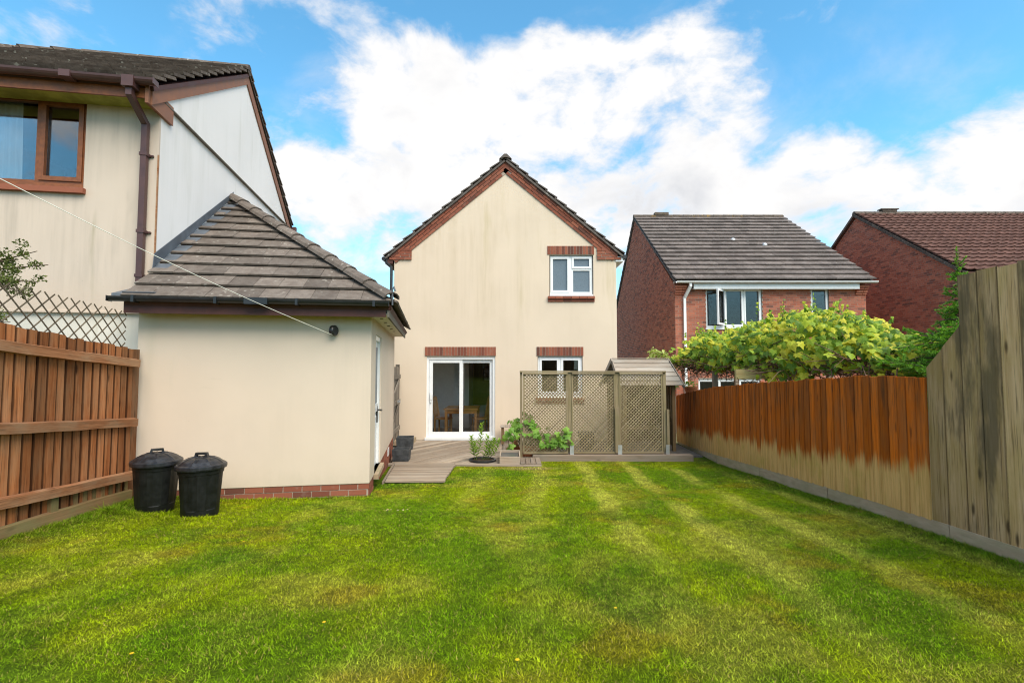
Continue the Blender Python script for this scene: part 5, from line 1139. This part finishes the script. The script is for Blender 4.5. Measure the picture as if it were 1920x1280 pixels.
for (a, h_) in ((2.9, .55), (3.9, .47)):
    p_ = O + Vector((a + .35, 0, 0)) + upR * (LR * h_) + nR * .05; b = MB(); b.lathe([(.10, 0), (.095, .035), (.075, .06), (.04, .08), (0, .085)], 16); o = b.obj('roof_vent', 'steel', bh, smooth=True); o.matrix_basis = frame(p_, (1, 0, 0), ez=nR)
fpv = thing('flower_pot', 'small terracotta pot of green leaves by the white downpipe', 'pot', (4.50, 12.6, 1.18)); b = MB(); b.lathe([(0, 0), (.12, 0), (.15, .14), (.17, .14), (.17, .18), (.14, .18), (.13, .1), (0, .1)], 20); b.obj('vessel', 'terracotta', fpv); b = MB(); leaf_cloud(b, (-.03, 0, .25), (.2, .12, .09), 90, .03, .6); b.obj('foliage', 'leaf_broad', fpv, kind='stuff'); part('pot_shelf', 'wood_gate', fpv, (-.2, .2, -.15, .15, -1.45, -.002))
b2 = thing('distant_brick_house', 'far right red brick house with brown pantile roof', 'house', (14.5, 16.05, -.3)); ry, dep, ezb, rzb = 4.65, 9.3, 5.03 + BZ, 8.15 + BZ; cb = Vector((-14.5, -16.05, 1.84 + BZ))
b = MB(); b.prism([(0, 0, 0), (0, dep, 0), (0, dep, ezb), (0, ry, rzb), (0, 0, ezb)], (.25, 0, 0)); b.obj('gable_wall', 'mortar', b2)
b = MB(); b.box(.252, 12, .01, .25, 0, ezb - .01); b.obj('front_wall', 'brick', b2); b = MB(); b.box(.252, 12, dep - .25, dep - .01, 0, ezb - .01); b.obj('rear_wall', 'brick', b2)
itg, slp = gable_items((0, 0, 0), dep, ezb, rzb, ry, cb); emit(b2, 'brick', [x for x in itg if x[1][0].z > 2.4], 'brick', 'further_bricks')
eo = -.3; upR = Vector((0, ry - eo, rzb + .12 - (ezb - .12))); LR = upR.length; upR.normalize(); nR = Vector((0, -upR.z, upR.y)); O = Vector((-.10, eo, ezb - .12)); it = tile_field(O, (1, 0, 0), upR, nR, 9.3, LR, .30, .335, [], cb, .03, rolls=1, stag=False)
emit(b2, 'roof_tile', it, 'tile_brown', 'further_roof_tiles')
b = MB(); b.prism([(-.08, eo, ezb - .16), (-.08, ry, rzb + .08), (-.08, dep + .3, ezb - .15), (-.08, dep + .3, ezb - .22), (-.08, ry, rzb + .0), (-.08, eo, ezb - .23)], (12, 0, 0)); b.obj('roof_deck', 'tile_brown', b2)
for sgn, (ya, yb_) in ((1, (eo, ry)), (-1, (dep + .3, ry))):
    p0, p1 = Vector((-.13, ya, ezb - .12)), Vector((-.13, yb_, rzb + .14)); n_ = 14
    for q in range(n_):
        a, c_ = p0.lerp(p1, q / n_), p0.lerp(p1, (q + 1.03) / n_); b = MB(); b.prism([a, c_, c_ + Vector((0, 0, -.11)), a + Vector((0, 0, -.11))], (.16, 0, 0)); b.obj('verge_tile', 'tile_mossy', b2)
for q in range(24):
    b = MB(); b.tube([(-.1 + .42 * q, ry, rzb + .14), (-.1 + .42 * (q + 1) - .012, ry, rzb + .14)], [.115, .11], 8); b.obj('ridge_tile', 'tile_mossy', b2)
part('ridge_vent', 'tile_mossy', b2, (1.05, 1.65, ry - .1, ry + .1, rzb + .21, rzb + .31), (.98, 1.72, ry - .13, ry + .13, rzb + .311, rzb + .35))
# brick course under the verge
# ------------------------------------------------------------------ a few flowers and weeds in the lawn
def flower(x, y, kind, label, group, n=0):
    z = lawnz(x, y); t = thing('dandelion' if kind else 'daisy', label, 'flower', (x, y, z), random.uniform(0, 6), group); b = MB(); b.tube([(0, 0, 0), (.004, 0, .04)], .0016, 5); b.obj('stem', 'stem_green', t)
    b = MB()
    for q in range(12):
        a = q * 2 * math.pi / 12; L = .009 if kind else .008; c_, s_ = math.cos(a), math.sin(a); b.add([(.004, 0, .041), (.004 + c_ * L - s_ * .003, s_ * L + c_ * .003, .044), (.004 + c_ * L + s_ * .003, s_ * L - c_ * .003, .044)], [(0, 1, 2)])
    b.obj('petals', 'flower_yellow' if kind else 'flower_white', t)
    b = MB(); b.lathe([(.004, .043), (.004, .046), (0, .047)], 8, (.004, 0, 0)); b.obj('disc', 'flower_yellow', t)
for x, y, wh in ((.02, 2.28, 'at the bottom centre of the lawn'), (-1.72, 2.32, 'nearest the bottom left corner of the lawn'), (-.98, 2.68, 'left of centre in the near lawn'), (-2.22, 4.2, 'in front of the right dustbin'), (.58, 2.85, 'right of centre in the near lawn')):
    flower(x, y, True, 'small yellow dandelion ' + wh, 'yellow dandelions in the lawn')
for q in range(9): flower(-1.22 + random.uniform(-.14, .16), 5.42 + random.uniform(-.05, .05), False, 'tiny white daisy in the cluster on the left of the lawn', 'white daisies in the lawn')
